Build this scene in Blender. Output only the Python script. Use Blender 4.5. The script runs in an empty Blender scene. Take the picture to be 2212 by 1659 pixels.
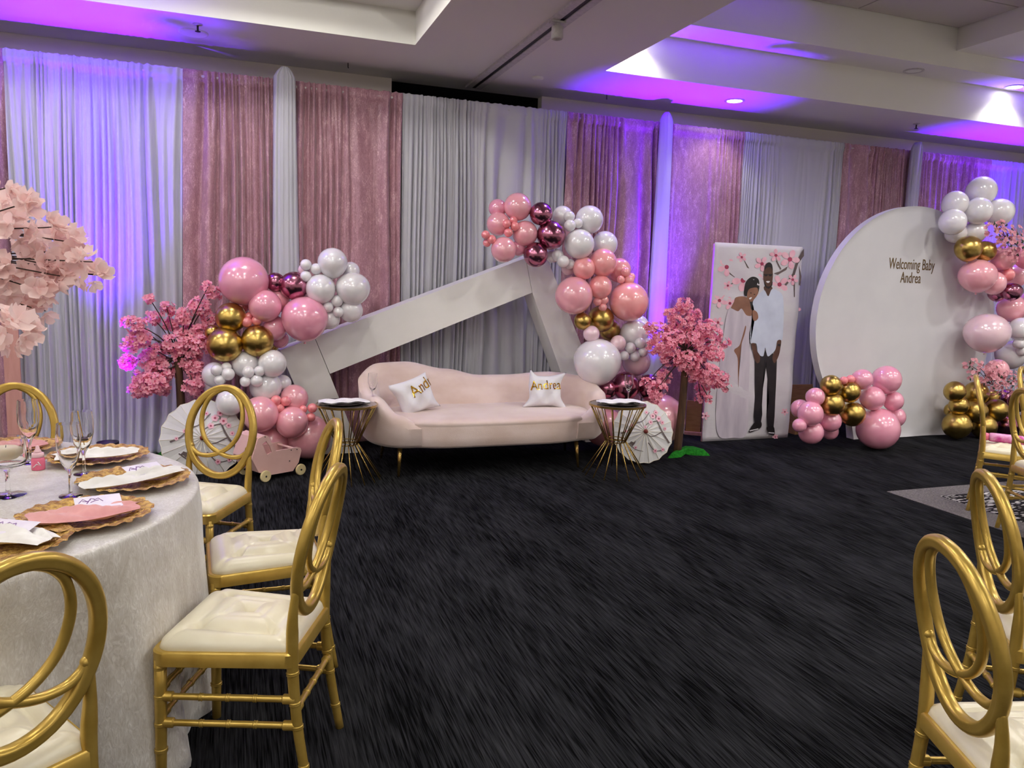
import bpy, bmesh, math, random
from mathutils import Vector, Matrix, Euler
random.seed(7)
S = bpy.context.scene
COL = S.collection
PI = math.pi
# ------------------------------------------------------------------ camera
FPX, CX, CY = 1661.0, 1106.0, 829.5
RX = Vector((0.9407, -0.0160, 0.3388)); RY = Vector((-0.3377, -0.1355, 0.9315)); RZ = Vector((0.0307, -0.9907, -0.1329))
CAM = Vector((0, 0, 1.48))
cam = bpy.data.cameras.new('camera'); camo = bpy.data.objects.new('camera', cam); COL.objects.link(camo)
cam.sensor_width = 36; cam.lens = FPX / 2212 * 36; cam.clip_start = .05; cam.clip_end = 100
right = Vector((RX.x, RY.x, RZ.x)).normalized()
fwd = Vector((RX.z, RY.z, RZ.z)).normalized()
up = right.cross(fwd).normalized()
M4 = Matrix((right, up, -fwd)).transposed().to_4x4(); M4.translation = CAM
camo.matrix_world = M4
S.camera = camo
# ------------------------------------------------------------------ exposure / world
S.view_settings.view_transform = 'Standard'; S.view_settings.look = 'None'
S.view_settings.exposure = 0.0; S.view_settings.gamma = 1.0; S.view_settings.use_curve_mapping = False
w = bpy.data.worlds.new('world'); S.world = w; w.use_nodes = True
w.node_tree.nodes['Background'].inputs[0].default_value = (.5, .5, .52, 1)
w.node_tree.nodes['Background'].inputs[1].default_value = 0.25
DOWN_W = 26.0        # watts of a lit ceiling downlight
UP_W = 1900.0         # watts of a violet uplighter
UP_COL = (0.125, 0.001, 1.0)

# measured room (metres)
YC, YW, ZCUR, ZC = 6.85, 7.2, 3.056, 3.256
YF, XB1, XB2 = 6.12, 1.346, 2.976

def ray(px, py):
    d = Vector((px - CX, py - CY, FPX))
    return Vector((RX.dot(d), RY.dot(d), RZ.dot(d)))
def PY(px, py, Y):
    d = ray(px, py); return CAM + d * (Y / d.y)
def PZ(px, py, z=0.0):
    d = ray(px, py); return CAM + d * ((z - CAM.z) / d.z)
def PN(px, py, p0, n):
    d = ray(px, py); return CAM + d * ((p0 - CAM).dot(n) / d.dot(n))
def mpp(p):
    return (p - CAM).dot(fwd) / FPX          # metres per photo pixel at a point

# ------------------------------------------------------------------ helpers
def lin(c):
    c = c / 255.0
    return c / 12.92 if c <= .04045 else ((c + .055) / 1.055) ** 2.4
def rgb(r, g, b): return (lin(r), lin(g), lin(b), 1)

MAT = {}
def mat(name, col, rough=.5, metal=0., sheen=0., spec=.5, coat=0., sss=0., trans=0., alpha=1., emit=None, es=0.,
        noise=None, bump=None, ior=1.45):
    """noise=(scale, col2, (sx,sy,sz), lo, hi) ; bump=(scale, strength, (sx,sy,sz))"""
    m = bpy.data.materials.new(name); m.use_nodes = True
    nt = m.node_tree; b = nt.nodes['Principled BSDF']
    I = b.inputs
    I['Base Color'].default_value = col; I['Roughness'].default_value = rough; I['Metallic'].default_value = metal
    I['Specular IOR Level'].default_value = spec; I['IOR'].default_value = ior
    if sheen: I['Sheen Weight'].default_value = sheen; I['Sheen Roughness'].default_value = .4
    if coat: I['Coat Weight'].default_value = coat; I['Coat Roughness'].default_value = .17; I['Coat IOR'].default_value = 1.9
    if sss:
        I['Subsurface Weight'].default_value = sss; I['Subsurface Radius'].default_value = (.05, .03, .03); I['Subsurface Scale'].default_value = .5
    if trans: I['Transmission Weight'].default_value = trans
    if alpha < 1: I['Alpha'].default_value = alpha
    if emit: I['Emission Color'].default_value = emit; I['Emission Strength'].default_value = es
    def coords(sc):
        tc = nt.nodes.new('ShaderNodeTexCoord'); mp = nt.nodes.new('ShaderNodeMapping')
        mp.inputs['Scale'].default_value = sc; nt.links.new(tc.outputs['Object'], mp.inputs['Vector']); return mp
    if noise:
        sc, c2, s3, lo, hi = noise
        n = nt.nodes.new('ShaderNodeTexNoise'); n.inputs['Scale'].default_value = sc; n.inputs['Detail'].default_value = 4
        nt.links.new(coords(s3).outputs[0], n.inputs['Vector'])
        r = nt.nodes.new('ShaderNodeValToRGB'); r.color_ramp.elements[0].position = lo; r.color_ramp.elements[1].position = hi
        r.color_ramp.elements[0].color = col; r.color_ramp.elements[1].color = c2
        nt.links.new(n.outputs['Fac'], r.inputs[0]); nt.links.new(r.outputs[0], I['Base Color'])
    if bump:
        sc, st, s3 = bump
        n = nt.nodes.new('ShaderNodeTexNoise'); n.inputs['Scale'].default_value = sc; n.inputs['Detail'].default_value = 3
        nt.links.new(coords(s3).outputs[0], n.inputs['Vector'])
        bp = nt.nodes.new('ShaderNodeBump'); bp.inputs['Strength'].default_value = st; bp.inputs['Distance'].default_value = .01
        nt.links.new(n.outputs['Fac'], bp.inputs['Height']); nt.links.new(bp.outputs[0], I['Normal'])
    MAT[name] = m
    return m
def translucent(m, col, fac):
    nt = m.node_tree; b = nt.nodes['Principled BSDF']; out = nt.nodes['Material Output']
    t = nt.nodes.new('ShaderNodeBsdfTranslucent'); t.inputs[0].default_value = col
    mx = nt.nodes.new('ShaderNodeMixShader'); mx.inputs[0].default_value = fac
    nt.links.new(b.outputs[0], mx.inputs[1]); nt.links.new(t.outputs[0], mx.inputs[2]); nt.links.new(mx.outputs[0], out.inputs[0])
    return m
O1 = (1, 1, 1)
mat('paint', rgb(230, 228, 221), .75, spec=.25, bump=(60, .05, O1))
mat('paint_wall', rgb(222, 214, 206), .8, spec=.25, bump=(60, .05, O1))
mat('tile_ceiling', rgb(198, 192, 186), .9, spec=.2, bump=(90, .25, O1))
mat('pocket_shade', rgb(22, 20, 22), .9, noise=(6, rgb(30, 27, 29), O1, .4, .6))  # near-black colour stands in for the lack of light inside the pocket
mat('metal_dark', rgb(40, 36, 38), .5, .6, noise=(30, rgb(52, 48, 50), O1, .4, .6))
mat('metal_white', rgb(205, 200, 198), .45, noise=(30, rgb(190, 186, 184), O1, .4, .6))
mat('sheer_white', rgb(206, 206, 214), .85, spec=.1, sheen=.2, noise=(3, rgb(220, 219, 226), (1, 1, .2), .3, .7), bump=(180, .06, O1))
translucent(MAT['sheer_white'], rgb(214, 212, 222), .22)
def crushed(name, c1, c2, c3):
    m = mat(name, c1, .36, sheen=.5, spec=.6); nt = m.node_tree; b = nt.nodes['Principled BSDF']
    tc = nt.nodes.new('ShaderNodeTexCoord')
    mp = nt.nodes.new('ShaderNodeMapping'); mp.inputs['Scale'].default_value = (1, 1, .38); nt.links.new(tc.outputs['Object'], mp.inputs[0])
    n1 = nt.nodes.new('ShaderNodeTexNoise'); n1.inputs['Scale'].default_value = 75; n1.inputs['Detail'].default_value = 5; n1.inputs['Distortion'].default_value = 2.2
    n2 = nt.nodes.new('ShaderNodeTexNoise'); n2.inputs['Scale'].default_value = 16; n2.inputs['Detail'].default_value = 3; n2.inputs['Distortion'].default_value = 1
    for n in (n1, n2): nt.links.new(mp.outputs[0], n.inputs['Vector'])
    mm = nt.nodes.new('ShaderNodeMath'); mm.operation = 'MULTIPLY_ADD'; mm.inputs[1].default_value = .6
    nt.links.new(n1.outputs['Fac'], mm.inputs[0])
    m2 = nt.nodes.new('ShaderNodeMath'); m2.operation = 'MULTIPLY'; m2.inputs[1].default_value = .4
    nt.links.new(n2.outputs['Fac'], m2.inputs[0]); nt.links.new(m2.outputs[0], mm.inputs[2])
    r = nt.nodes.new('ShaderNodeValToRGB'); e = r.color_ramp.elements
    e[0].position = .36; e[0].color = c1; e[1].position = .70; e[1].color = c3
    k = e.new(.54); k.color = c2
    nt.links.new(mm.outputs[0], r.inputs[0]); nt.links.new(r.outputs[0], b.inputs['Base Color'])
    bp = nt.nodes.new('ShaderNodeBump'); bp.inputs['Strength'].default_value = .4; bp.inputs['Distance'].default_value = .012
    nt.links.new(mm.outputs[0], bp.inputs['Height']); nt.links.new(bp.outputs[0], b.inputs['Normal'])
    return m
crushed('velvet_rose', rgb(150, 104, 116), rgb(176, 130, 141), rgb(226, 188, 195))
crushed('velvet_ivory', rgb(196, 190, 182), rgb(214, 210, 205), rgb(242, 240, 238))
mat('velvet_sofa', rgb(212, 188, 178), .8, sheen=.6, spec=.15, noise=(3.2, rgb(226, 206, 200), (1, 1, 2), .35, .65), bump=(200, .1, O1))
mat('gold_chair', rgb(198, 166, 84), .3, .55, spec=.5, noise=(14, rgb(182, 150, 68), O1, .4, .7))
mat('gold_brass', rgb(176, 146, 86), .25, .9, noise=(20, rgb(160, 128, 70), O1, .4, .7))
mat('cushion', rgb(234, 228, 206), .30, spec=.45, noise=(5, rgb(226, 216, 190), O1, .35, .7), bump=(26, .12, O1))
mat('white_board', rgb(232, 231, 227), .5, spec=.35, noise=(4, rgb(226, 225, 220), O1, .4, .7))
mat('white_spandex', rgb(212, 210, 213), .7, spec=.2, noise=(2.5, rgb(205, 203, 207), O1, .35, .7), bump=(240, .05, O1))
mat('pillow_white', rgb(230, 228, 232), .8, spec=.15, noise=(4, rgb(222, 220, 226), O1, .4, .7), bump=(30, .18, O1))
mat('foil_gold', rgb(214, 170, 60), .16, 1., noise=(12, rgb(190, 140, 40), O1, .35, .7), bump=(18, .3, O1))
mat('letter_bronze', rgb(120, 98, 62), .4, .5, noise=(20, rgb(104, 84, 52), O1, .4, .6))
mat('balloon_white', rgb(236, 232, 236), .22, spec=.5, coat=.8, sss=.12, noise=(1.5, rgb(230, 226, 231), O1, .4, .6))
mat('balloon_pink', rgb(242, 164, 188), .22, spec=.5, coat=.8, sss=.12, noise=(1.5, rgb(238, 156, 182), O1, .4, .6))
mat('balloon_rose', rgb(243, 172, 184), .22, spec=.5, coat=.8, sss=.12, noise=(1.5, rgb(240, 164, 178), O1, .4, .6))
mat('balloon_peach', rgb(247, 166, 168), .22, spec=.5, coat=.8, sss=.12, noise=(1.5, rgb(244, 158, 161), O1, .4, .6))
mat('balloon_coral', rgb(244, 142, 148), .22, spec=.5, coat=.8, sss=.12, noise=(1.5, rgb(238, 134, 142), O1, .4, .6))
mat('balloon_blush', rgb(240, 206, 216), .22, spec=.5, coat=.8, sss=.12, noise=(1.5, rgb(234, 200, 212), O1, .4, .6))
mat('balloon_gold', rgb(194, 166, 96), .29, 1., noise=(2, rgb(184, 154, 84), O1, .4, .6))
mat('balloon_mauve', rgb(178, 116, 140), .2, 1., noise=(2, rgb(166, 104, 128), O1, .4, .6))
mat('petal_pink', rgb(246, 158, 180), .65, spec=.2, noise=(30, rgb(250, 196, 208), O1, .35, .7)); translucent(MAT['petal_pink'], rgb(246, 120, 160), .3)
mat('petal_heart', rgb(206, 64, 104), .7, spec=.2, noise=(40, rgb(190, 52, 90), O1, .4, .7))
mat('petal_pale', rgb(252, 230, 227), .6, spec=.2, noise=(12, rgb(250, 212, 212), O1, .35, .7)); translucent(MAT['petal_pale'], rgb(255, 234, 231), .4)
mat('petal_dusty', rgb(232, 164, 176), .65, spec=.2, noise=(30, rgb(240, 190, 198), O1, .35, .7)); translucent(MAT['petal_dusty'], rgb(240, 160, 176), .3)
mat('bark', rgb(92, 64, 44), .85, noise=(9, rgb(62, 42, 30), (3, 3, .4), .35, .65), bump=(30, .5, (3, 3, .4)))
mat('twig', rgb(48, 34, 30), .8, noise=(40, rgb(64, 46, 38), O1, .4, .6))
mat('leaf_dark', rgb(52, 60, 48), .6, noise=(20, rgb(66, 76, 58), O1, .4, .6))
mat('turf', rgb(40, 128, 38), .9, spec=.1, noise=(60, rgb(24, 92, 26), O1, .35, .7), bump=(160, .8, O1))
mat('paper_white', rgb(238, 236, 236), .7, spec=.2, noise=(6, rgb(232, 230, 231), O1, .4, .6)); translucent(MAT['paper_white'], rgb(240, 238, 238), .25)
mat('bamboo', rgb(236, 230, 214), .6, noise=(30, rgb(226, 218, 200), O1, .4, .6))
mat('red_wood', rgb(128, 54, 44), .5, noise=(30, rgb(108, 42, 34), O1, .4, .6))
mat('pram_pink', rgb(226, 184, 178), .55, noise=(5, rgb(220, 176, 170), O1, .4, .6))
mat('wheel_wood', rgb(224, 206, 158), .55, noise=(12, rgb(212, 192, 142), (1, 1, 4), .4, .6))
mat('rubber', rgb(30, 28, 28), .7, noise=(30, rgb(40, 38, 38), O1, .4, .6))
mat('cardboard', rgb(160, 122, 80), .85, spec=.15, noise=(10, rgb(146, 110, 70), (1, 1, 6), .4, .6))
mat('salmon_wood', rgb(206, 152, 142), .7, noise=(8, rgb(196, 142, 132), (4, 4, .5), .4, .6))
mat('banner_vinyl', rgb(214, 210, 214), .4, spec=.4, noise=(2.2, rgb(202, 194, 203), (1, 1, 1.6), .35, .65), bump=(5, .5, (1, 1, 2.2)))
mat('print_skin_dark', rgb(92, 62, 50), .5, noise=(8, rgb(74, 48, 38), O1, .35, .7))
mat('print_skin_mid', rgb(150, 106, 86), .5, noise=(8, rgb(126, 86, 70), O1, .35, .7))
mat('print_hair', rgb(24, 20, 22), .5, noise=(20, rgb(36, 30, 32), O1, .4, .6))
mat('print_shirt', rgb(206, 212, 230), .5, noise=(5, rgb(188, 194, 214), O1, .35, .7))
mat('print_trouser', rgb(26, 24, 28), .5, noise=(10, rgb(38, 34, 38), O1, .4, .6))
mat('print_gown', rgb(206, 196, 206), .5, noise=(4, rgb(182, 172, 186), (3, 3, .6), .35, .7))
mat('print_white', rgb(236, 234, 236), .5, noise=(20, rgb(226, 224, 228), O1, .4, .6))
mat('print_flower', rgb(236, 186, 200), .5, noise=(12, rgb(224, 160, 180), O1, .4, .7))
mat('print_heart', rgb(172, 60, 92), .5, noise=(20, rgb(152, 46, 78), O1, .4, .6))
mat('print_branch', rgb(86, 72, 72), .5, noise=(20, rgb(104, 90, 88), O1, .4, .6))
mat('print_purple', rgb(150, 112, 170), .5, noise=(20, rgb(130, 92, 152), O1, .4, .6))
mat('card', rgb(236, 230, 244), .5, noise=(10, rgb(224, 214, 238), O1, .4, .6))
mat('glass', (1, 1, 1, 1), .02, trans=1., ior=1.42, noise=(2, (.97, .98, .98, 1), O1, .4, .6))
mat('glass_smoke', rgb(120, 112, 108), .08, trans=.3, spec=.6, noise=(2, rgb(110, 102, 98), O1, .4, .6))
mat('plate_dark', rgb(62, 56, 56), .25, noise=(8, rgb(74, 66, 66), O1, .4, .6))
mat('charger_gold', rgb(214, 176, 96), .4, .6, noise=(60, rgb(160, 116, 56), O1, .42, .58), bump=(110, 1., O1))
mat('napkin_white', rgb(240, 238, 236), .8, spec=.15, noise=(12, rgb(230, 227, 226), O1, .4, .6), bump=(24, .25, O1))
mat('napkin_pink', rgb(226, 168, 168), .7, sheen=.4, spec=.2, noise=(9, rgb(206, 142, 146), O1, .38, .66), bump=(20, .3, O1))
mat('wax', rgb(246, 232, 204), .5, sss=.3, noise=(6, rgb(240, 224, 194), O1, .4, .6))
mat('bottle_pink', rgb(232, 120, 150), .25, spec=.5, noise=(8, rgb(224, 106, 138), O1, .4, .6))
mat('bottle_pale', rgb(244, 206, 214), .35, noise=(8, rgb(240, 196, 206), O1, .4, .6))
mat('wrap_magenta', rgb(200, 60, 150), .18, spec=.6, noise=(14, rgb(228, 160, 204), O1, .42, .58), bump=(30, .6, O1))
mat('lamp_black', rgb(28, 28, 30), .5, noise=(20, rgb(38, 38, 40), O1, .4, .6))
mat('lens_lit', rgb(255, 255, 250), .4, emit=(1, .98, .93, 1), es=30., noise=(5, rgb(250, 250, 245), O1, .4, .6))
mat('lens_off', rgb(236, 236, 230), .4, noise=(5, rgb(226, 226, 220), O1, .4, .6))
mat('lens_violet', rgb(200, 140, 255), .4, emit=(.35, .05, 1, 1), es=10., noise=(5, rgb(190, 130, 250), O1, .4, .6))

def carpet_mat(name, dark, light, sx, sy):
    m = mat(name, dark, .95, spec=.03); nt = m.node_tree; b = nt.nodes['Principled BSDF']
    tc = nt.nodes.new('ShaderNodeTexCoord')
    def ns(scale, s3, det=4, dist=0.):
        mp = nt.nodes.new('ShaderNodeMapping'); mp.inputs['Scale'].default_value = s3; nt.links.new(tc.outputs['Object'], mp.inputs[0])
        n = nt.nodes.new('ShaderNodeTexNoise'); n.inputs['Scale'].default_value = scale; n.inputs['Detail'].default_value = det; n.inputs['Distortion'].default_value = dist
        nt.links.new(mp.outputs[0], n.inputs['Vector']); return n.outputs['Fac']
    a = ns(1, (sx, sy, 1), 5); c = ns(1, (230, 6, 1), 2); d = ns(1, (4.5, 1.5, 1), 5)
    m1 = nt.nodes.new('ShaderNodeMath'); m1.operation = 'MULTIPLY_ADD'; m1.inputs[1].default_value = .6; nt.links.new(d, m1.inputs[0]); nt.links.new(a, m1.inputs[2])
    m2 = nt.nodes.new('ShaderNodeMath'); m2.operation = 'MULTIPLY_ADD'; m2.inputs[1].default_value = .9; nt.links.new(c, m2.inputs[0]); nt.links.new(m1.outputs[0], m2.inputs[2])
    r = nt.nodes.new('ShaderNodeValToRGB'); e = r.color_ramp.elements
    e[0].position = .42; e[0].color = dark; e[1].position = .62; e[1].color = light
    m3 = nt.nodes.new('ShaderNodeMath'); m3.operation = 'MULTIPLY'; m3.inputs[1].default_value = .40; nt.links.new(m2.outputs[0], m3.inputs[0])
    nt.links.new(m3.outputs[0], r.inputs[0]); nt.links.new(r.outputs[0], b.inputs['Base Color'])
    bp = nt.nodes.new('ShaderNodeBump'); bp.inputs['Strength'].default_value = .5; bp.inputs['Distance'].default_value = .006
    nt.links.new(c, bp.inputs['Height']); nt.links.new(bp.outputs[0], b.inputs['Normal'])
    return m
carpet_mat('carpet_black', rgb(6, 6, 7), rgb(48, 48, 51), 95, 5)
def dash_mat(name):
    m = mat(name, rgb(40, 38, 40), .95, spec=.08); nt = m.node_tree; b = nt.nodes['Principled BSDF']
    tc = nt.nodes.new('ShaderNodeTexCoord'); mp = nt.nodes.new('ShaderNodeMapping'); mp.inputs['Scale'].default_value = (9, 38, 1)
    nt.links.new(tc.outputs['Object'], mp.inputs[0])
    v = nt.nodes.new('ShaderNodeTexVoronoi'); v.feature = 'F1'; v.inputs['Scale'].default_value = 1.6
    nt.links.new(mp.outputs[0], v.inputs['Vector'])
    mp2 = nt.nodes.new('ShaderNodeMapping'); mp2.inputs['Scale'].default_value = (5, 5, 1); nt.links.new(tc.outputs['Object'], mp2.inputs[0])
    n = nt.nodes.new('ShaderNodeTexNoise'); n.inputs['Scale'].default_value = .9; nt.links.new(mp2.outputs[0], n.inputs['Vector'])
    mm = nt.nodes.new('ShaderNodeMath'); mm.operation = 'SUBTRACT'; nt.links.new(n.outputs['Fac'], mm.inputs[0]); nt.links.new(v.outputs['Distance'], mm.inputs[1])
    r = nt.nodes.new('ShaderNodeValToRGB'); e = r.color_ramp.elements
    e[0].position = .06; e[0].color = rgb(36, 34, 36); e[1].position = .18; e[1].color = rgb(206, 202, 198)
    nt.links.new(mm.outputs[0], r.inputs[0]); nt.links.new(r.outputs[0], b.inputs['Base Color'])
dash_mat('carpet_dash')
mat('carpet_grey', rgb(92, 88, 88), .95, spec=.08, noise=(60, rgb(128, 122, 120), (1, 2.4, 1), .35, .7), bump=(120, .4, O1))

# ------------------------------------------------------------------ mesh helpers
def mesh(name, verts, faces, smooth=True, fm=None):
    me = bpy.data.meshes.new(name); me.from_pydata([tuple(v) for v in verts], [], faces); me.update()
    if smooth: me.polygons.foreach_set('use_smooth', [True] * len(me.polygons))
    if fm: me.polygons.foreach_set('material_index', fm)
    return me
def obj(name, me, m=None, parent=None, loc=None, rot=None):
    o = bpy.data.objects.new(name, me); COL.objects.link(o)
    if m:
        for k in (m if isinstance(m, (list, tuple)) else [m]):
            if len(me.materials) < (len(m) if isinstance(m, (list, tuple)) else 1): me.materials.append(MAT[k])
    if parent: o.parent = parent
    if loc is not None: o.location = loc
    if rot is not None: o.rotation_euler = rot
    return o
def tag(o, label, cat, group=None):
    o['label'] = label; o['category'] = cat
    if group: o['group'] = group
    return o
def thing(name, label, cat, loc=(0, 0, 0), rotz=0., group=None):
    o = bpy.data.objects.new(name, None); o.empty_display_size = .1; COL.objects.link(o)
    o.location = loc; o.rotation_euler = (0, 0, rotz)
    return tag(o, label, cat, group)
def struct(o): o['kind'] = 'structure'; return o
def dup(root, label=None, loc=None, rotz=None):
    def cp(o, par):
        c = o.copy(); COL.objects.link(c); c.parent = par
        for ch in [x for x in ALLCH.get(o.name, [])]: cp(ch, c)
        return c
    ALLCH = {}
    for x in bpy.data.objects:
        if x.parent: ALLCH.setdefault(x.parent.name, []).append(x)
    r = cp(root, None)
    if label: r['label'] = label
    if loc is not None: r.location = loc
    if rotz is not None: r.rotation_euler = (0, 0, rotz)
    return r
class B:
    """collects verts/faces"""
    def __init__(s): s.v = []; s.f = []
    def add(s, v, f):
        k = len(s.v); s.v += [Vector(q) for q in v]; s.f += [tuple(i + k for i in q) for q in f]; return s
    def box(s, x0, x1, y0, y1, z0, z1):
        v = [(x0, y0, z0), (x1, y0, z0), (x1, y1, z0), (x0, y1, z0), (x0, y0, z1), (x1, y0, z1), (x1, y1, z1), (x0, y1, z1)]
        return s.add(v, [(0, 3, 2, 1), (4, 5, 6, 7), (0, 1, 5, 4), (1, 2, 6, 5), (2, 3, 7, 6), (3, 0, 4, 7)])
    def tube(s, pts, r, n=8, closed=False, cap=True):
        pts = [Vector(p) for p in pts]; m = len(pts); rr = r if isinstance(r, (list, tuple)) else [r] * m
        rings = []; ref = None
        for i in range(m):
            a = pts[(i - 1) % m] if (closed or i > 0) else pts[i]; b = pts[(i + 1) % m] if (closed or i < m - 1) else pts[i]
            t = (b - a); t = t.normalized() if t.length > 1e-9 else Vector((0, 0, 1))
            if ref is None:
                ref = Vector((0, 0, 1)) if abs(t.z) < .9 else Vector((1, 0, 0))
            u = (ref - t * ref.dot(t)); u = u.normalized() if u.length > 1e-6 else t.orthogonal().normalized()
            ref = u; w_ = t.cross(u)
            rings.append([pts[i] + (u * math.cos(2 * PI * k / n) + w_ * math.sin(2 * PI * k / n)) * rr[i] for k in range(n)])
        v = [p for q in rings for p in q]; f = []
        for i in range(m if closed else m - 1):
            j = (i + 1) % m
            for k in range(n): f.append((i * n + k, i * n + (k + 1) % n, j * n + (k + 1) % n, j * n + k))
        if cap and not closed: f += [tuple(range(n - 1, -1, -1)), tuple((m - 1) * n + k for k in range(n))]
        return s.add(v, f)
    def lathe(s, prof, n=24, c=(0, 0, 0), cap=True):
        c = Vector(c); v = []; f = []
        for r, z in prof:
            for k in range(n): v.append(c + Vector((r * math.cos(2 * PI * k / n), r * math.sin(2 * PI * k / n), z)))
        for i in range(len(prof) - 1):
            for k in range(n): f.append((i * n + k, i * n + (k + 1) % n, (i + 1) * n + (k + 1) % n, (i + 1) * n + k))
        if cap: f += [tuple(range(n - 1, -1, -1)), tuple((len(prof) - 1) * n + k for k in range(n))]
        return s.add(v, f)
    def prism(s, poly, d):
        """poly: list of 3-D points, extruded by vector d"""
        n = len(poly); d = Vector(d); v = [Vector(p) for p in poly] + [Vector(p) + d for p in poly]
        f = [tuple(range(n)), tuple(range(2 * n - 1, n - 1, -1))] + [(i, i + n, (i + 1) % n + n, (i + 1) % n) for i in range(n)]
        return s.add(v, f)
    def sphere(s, c, r, n=10, m=7):
        c = Vector(c); r = Vector(r) if not isinstance(r, (int, float)) else Vector((r, r, r))
        prof = []; v = []; f = []
        for i in range(m + 1):
            a = PI * i / m
            for k in range(n): v.append(c + Vector((r.x * math.sin(a) * math.cos(2 * PI * k / n), r.y * math.sin(a) * math.sin(2 * PI * k / n), r.z * math.cos(a))))
        for i in range(m):
            for k in range(n): f.append((i * n + k, (i + 1) * n + k, (i + 1) * n + (k + 1) % n, i * n + (k + 1) % n))
        return s.add(v, f)
    def grid(s, fn, nu, nv, flip=False):
        v = [fn(i / nu, j / nv) for j in range(nv + 1) for i in range(nu + 1)]; f = []
        for j in range(nv):
            for i in range(nu):
                a = j * (nu + 1) + i; q = (a, a + 1, a + nu + 2, a + nu + 1); f.append(q[::-1] if flip else q)
        return s.add(v, f)
    def me(s, name, smooth=True):
        m = mesh(name, s.v, s.f, smooth); return m
    def obj(s, name, m, parent=None, smooth=True, loc=None, rot=None, sharp=None):
        me = s.me(name, smooth); o = obj(name, me, m, parent, loc, rot)
        if smooth and sharp is not None:
            try: me.set_sharp_from_angle(angle=math.radians(sharp))
            except Exception: pass
        return o
def bevel(o, wd, seg=2):
    md = o.modifiers.new('bevel', 'BEVEL'); md.width = wd; md.segments = seg; md.limit_method = 'ANGLE'; md.angle_limit = .6
    return o
def solid(o, t, off=0.):
    md = o.modifiers.new('solid', 'SOLIDIFY'); md.thickness = t; md.offset = off; return o
def subd(o, n=1):
    md = o.modifiers.new('sub', 'SUBSURF'); md.levels = n; md.render_levels = n; return o
def catmull(P, n=8, closed=False):
    P = [Vector(p) for p in P]; m = len(P); out = []
    for i in range(m if closed else m - 1):
        p0 = P[(i - 1) % m] if (closed or i > 0) else P[0] * 2 - P[1]
        p1 = P[i]; p2 = P[(i + 1) % m]
        p3 = P[(i + 2) % m] if (closed or i + 2 < m) else P[-1] * 2 - P[-2]
        for k in range(n):
            t = k / n
            out.append(.5 * ((2 * p1) + (p2 - p0) * t + (2 * p0 - 5 * p1 + 4 * p2 - p3) * t * t + (3 * p1 - p0 - 3 * p2 + p3) * t ** 3))
    if not closed: out.append(P[-1])
    return out
def interp(tbl, x):
    for (a, va), (b, vb) in zip(tbl, tbl[1:]):
        if x <= b:
            t = max(0, (x - a) / (b - a)); t = t * t * (3 - 2 * t); return va + (vb - va) * t
    return tbl[-1][1]
# ================================================================== STRUCTURE
X0, X1, Y0 = -6.0, 11.0, -4.5
fl = B().add([(X0, Y0, 0), (X1, Y0, 0), (X1, YW + .6, 0), (X0, YW + .6, 0)], [(0, 1, 2, 3)]).obj('floor', 'carpet_black', smooth=False); struct(fl)
B().box(4.58, X1, -1.5, 4.31, 0, .004).obj('carpet_border', 'carpet_grey', fl, smooth=False)
B().box(4.88, X1, -1.2, 4.10, .004, .007).obj('carpet_inset', 'carpet_dash', fl, smooth=False)
# back wall with a storage pocket above the drapes, its shade painted in dark colour
PX0, PX1 = PY(846, 185, YW).x, PY(1170, 225, YW).x
wb = B().box(X0, PX0, YW, YW + .1, 0, ZC).box(PX1, X1, YW, YW + .1, 0, ZC).box(PX0, PX1, YW, YW + .1, 0, 2.6).obj('wall_back', 'paint_wall', smooth=False); struct(wb)
B().box(PX0 - .02, PX1 + .02, YW + .6, YW + .64, 2.5, ZC + .1).box(PX0 - .04, PX0, YW + .1, YW + .62, 2.5, ZC + .1).box(PX1, PX1 + .04, YW + .1, YW + .62, 2.5, ZC + .1).box(PX0, PX1, YW + .1, YW + .6, 2.5, 2.54).box(PX0, PX1, YW + .1, YW + .6, ZC, ZC + .05).obj('storage_pocket', 'pocket_shade', wb, smooth=False)
struct(B().box(X0 - .1, X0, Y0, YW, 0, 4).obj('wall_left', 'paint_wall', smooth=False))
struct(B().box(X1, X1 + .1, Y0, YW, 0, 4).obj('wall_right', 'paint_wall', smooth=False))
struct(B().box(X0, X1, Y0 - .1, Y0, 0, 4).obj('wall_rear', 'paint_wall', smooth=False))
# ceiling: low soffit along the wall, cross beam, two coffers
cl = B().box(X0, X1, YF, YW + .1, ZC, ZC + .04).box(XB1, XB2, Y0, YF, ZC, ZC + .04).obj('ceiling', 'paint', smooth=False); struct(cl)
def cpart(name, bb, m='paint'): return bb.obj(name, m, cl, smooth=False)
cpart('coffer_face', B().box(X0, XB1, YF, YF + .04, ZC + .04, 3.52))
cpart('coffer_face', B().box(XB1, XB1 + .04, Y0, YF, ZC + .04, 3.52))
cpart('coffer_ledge', B().box(X0, XB1, 5.76, YF, 3.50, 3.54))
cpart('coffer_ledge', B().box(.98, XB1, Y0, 5.76, 3.50, 3.54))
cpart('coffer_face', B().box(X0, .98, 5.76, 5.80, 3.54, 3.97))
cpart('coffer_face', B().box(.98, 1.02, Y0, 5.76, 3.54, 3.97))
cpart('coffer_top', B().box(X0, .98, Y0, 5.76, 3.95, 3.99))
cpart('coffer_face', B().box(XB2 - .04, XB2, Y0, YF, ZC + .04, 4.0))
cpart('coffer_face', B().box(XB2, X1, YF, YF + .04, ZC + .04, 3.62))
cpart('coffer_ledge', B().box(XB2, X1, 5.76, YF + .04, 3.60, 3.64))
cpart('coffer_face', B().box(XB2, X1, 5.76, 5.80, 3.64, 4.0))
cpart('coffer_top', B().box(XB2, 6.48, Y0, 5.76, 3.975, 4.0))
cpart('coffer_top', B().box(6.48, X1, Y0, 5.76, 3.755, 3.80))
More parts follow.
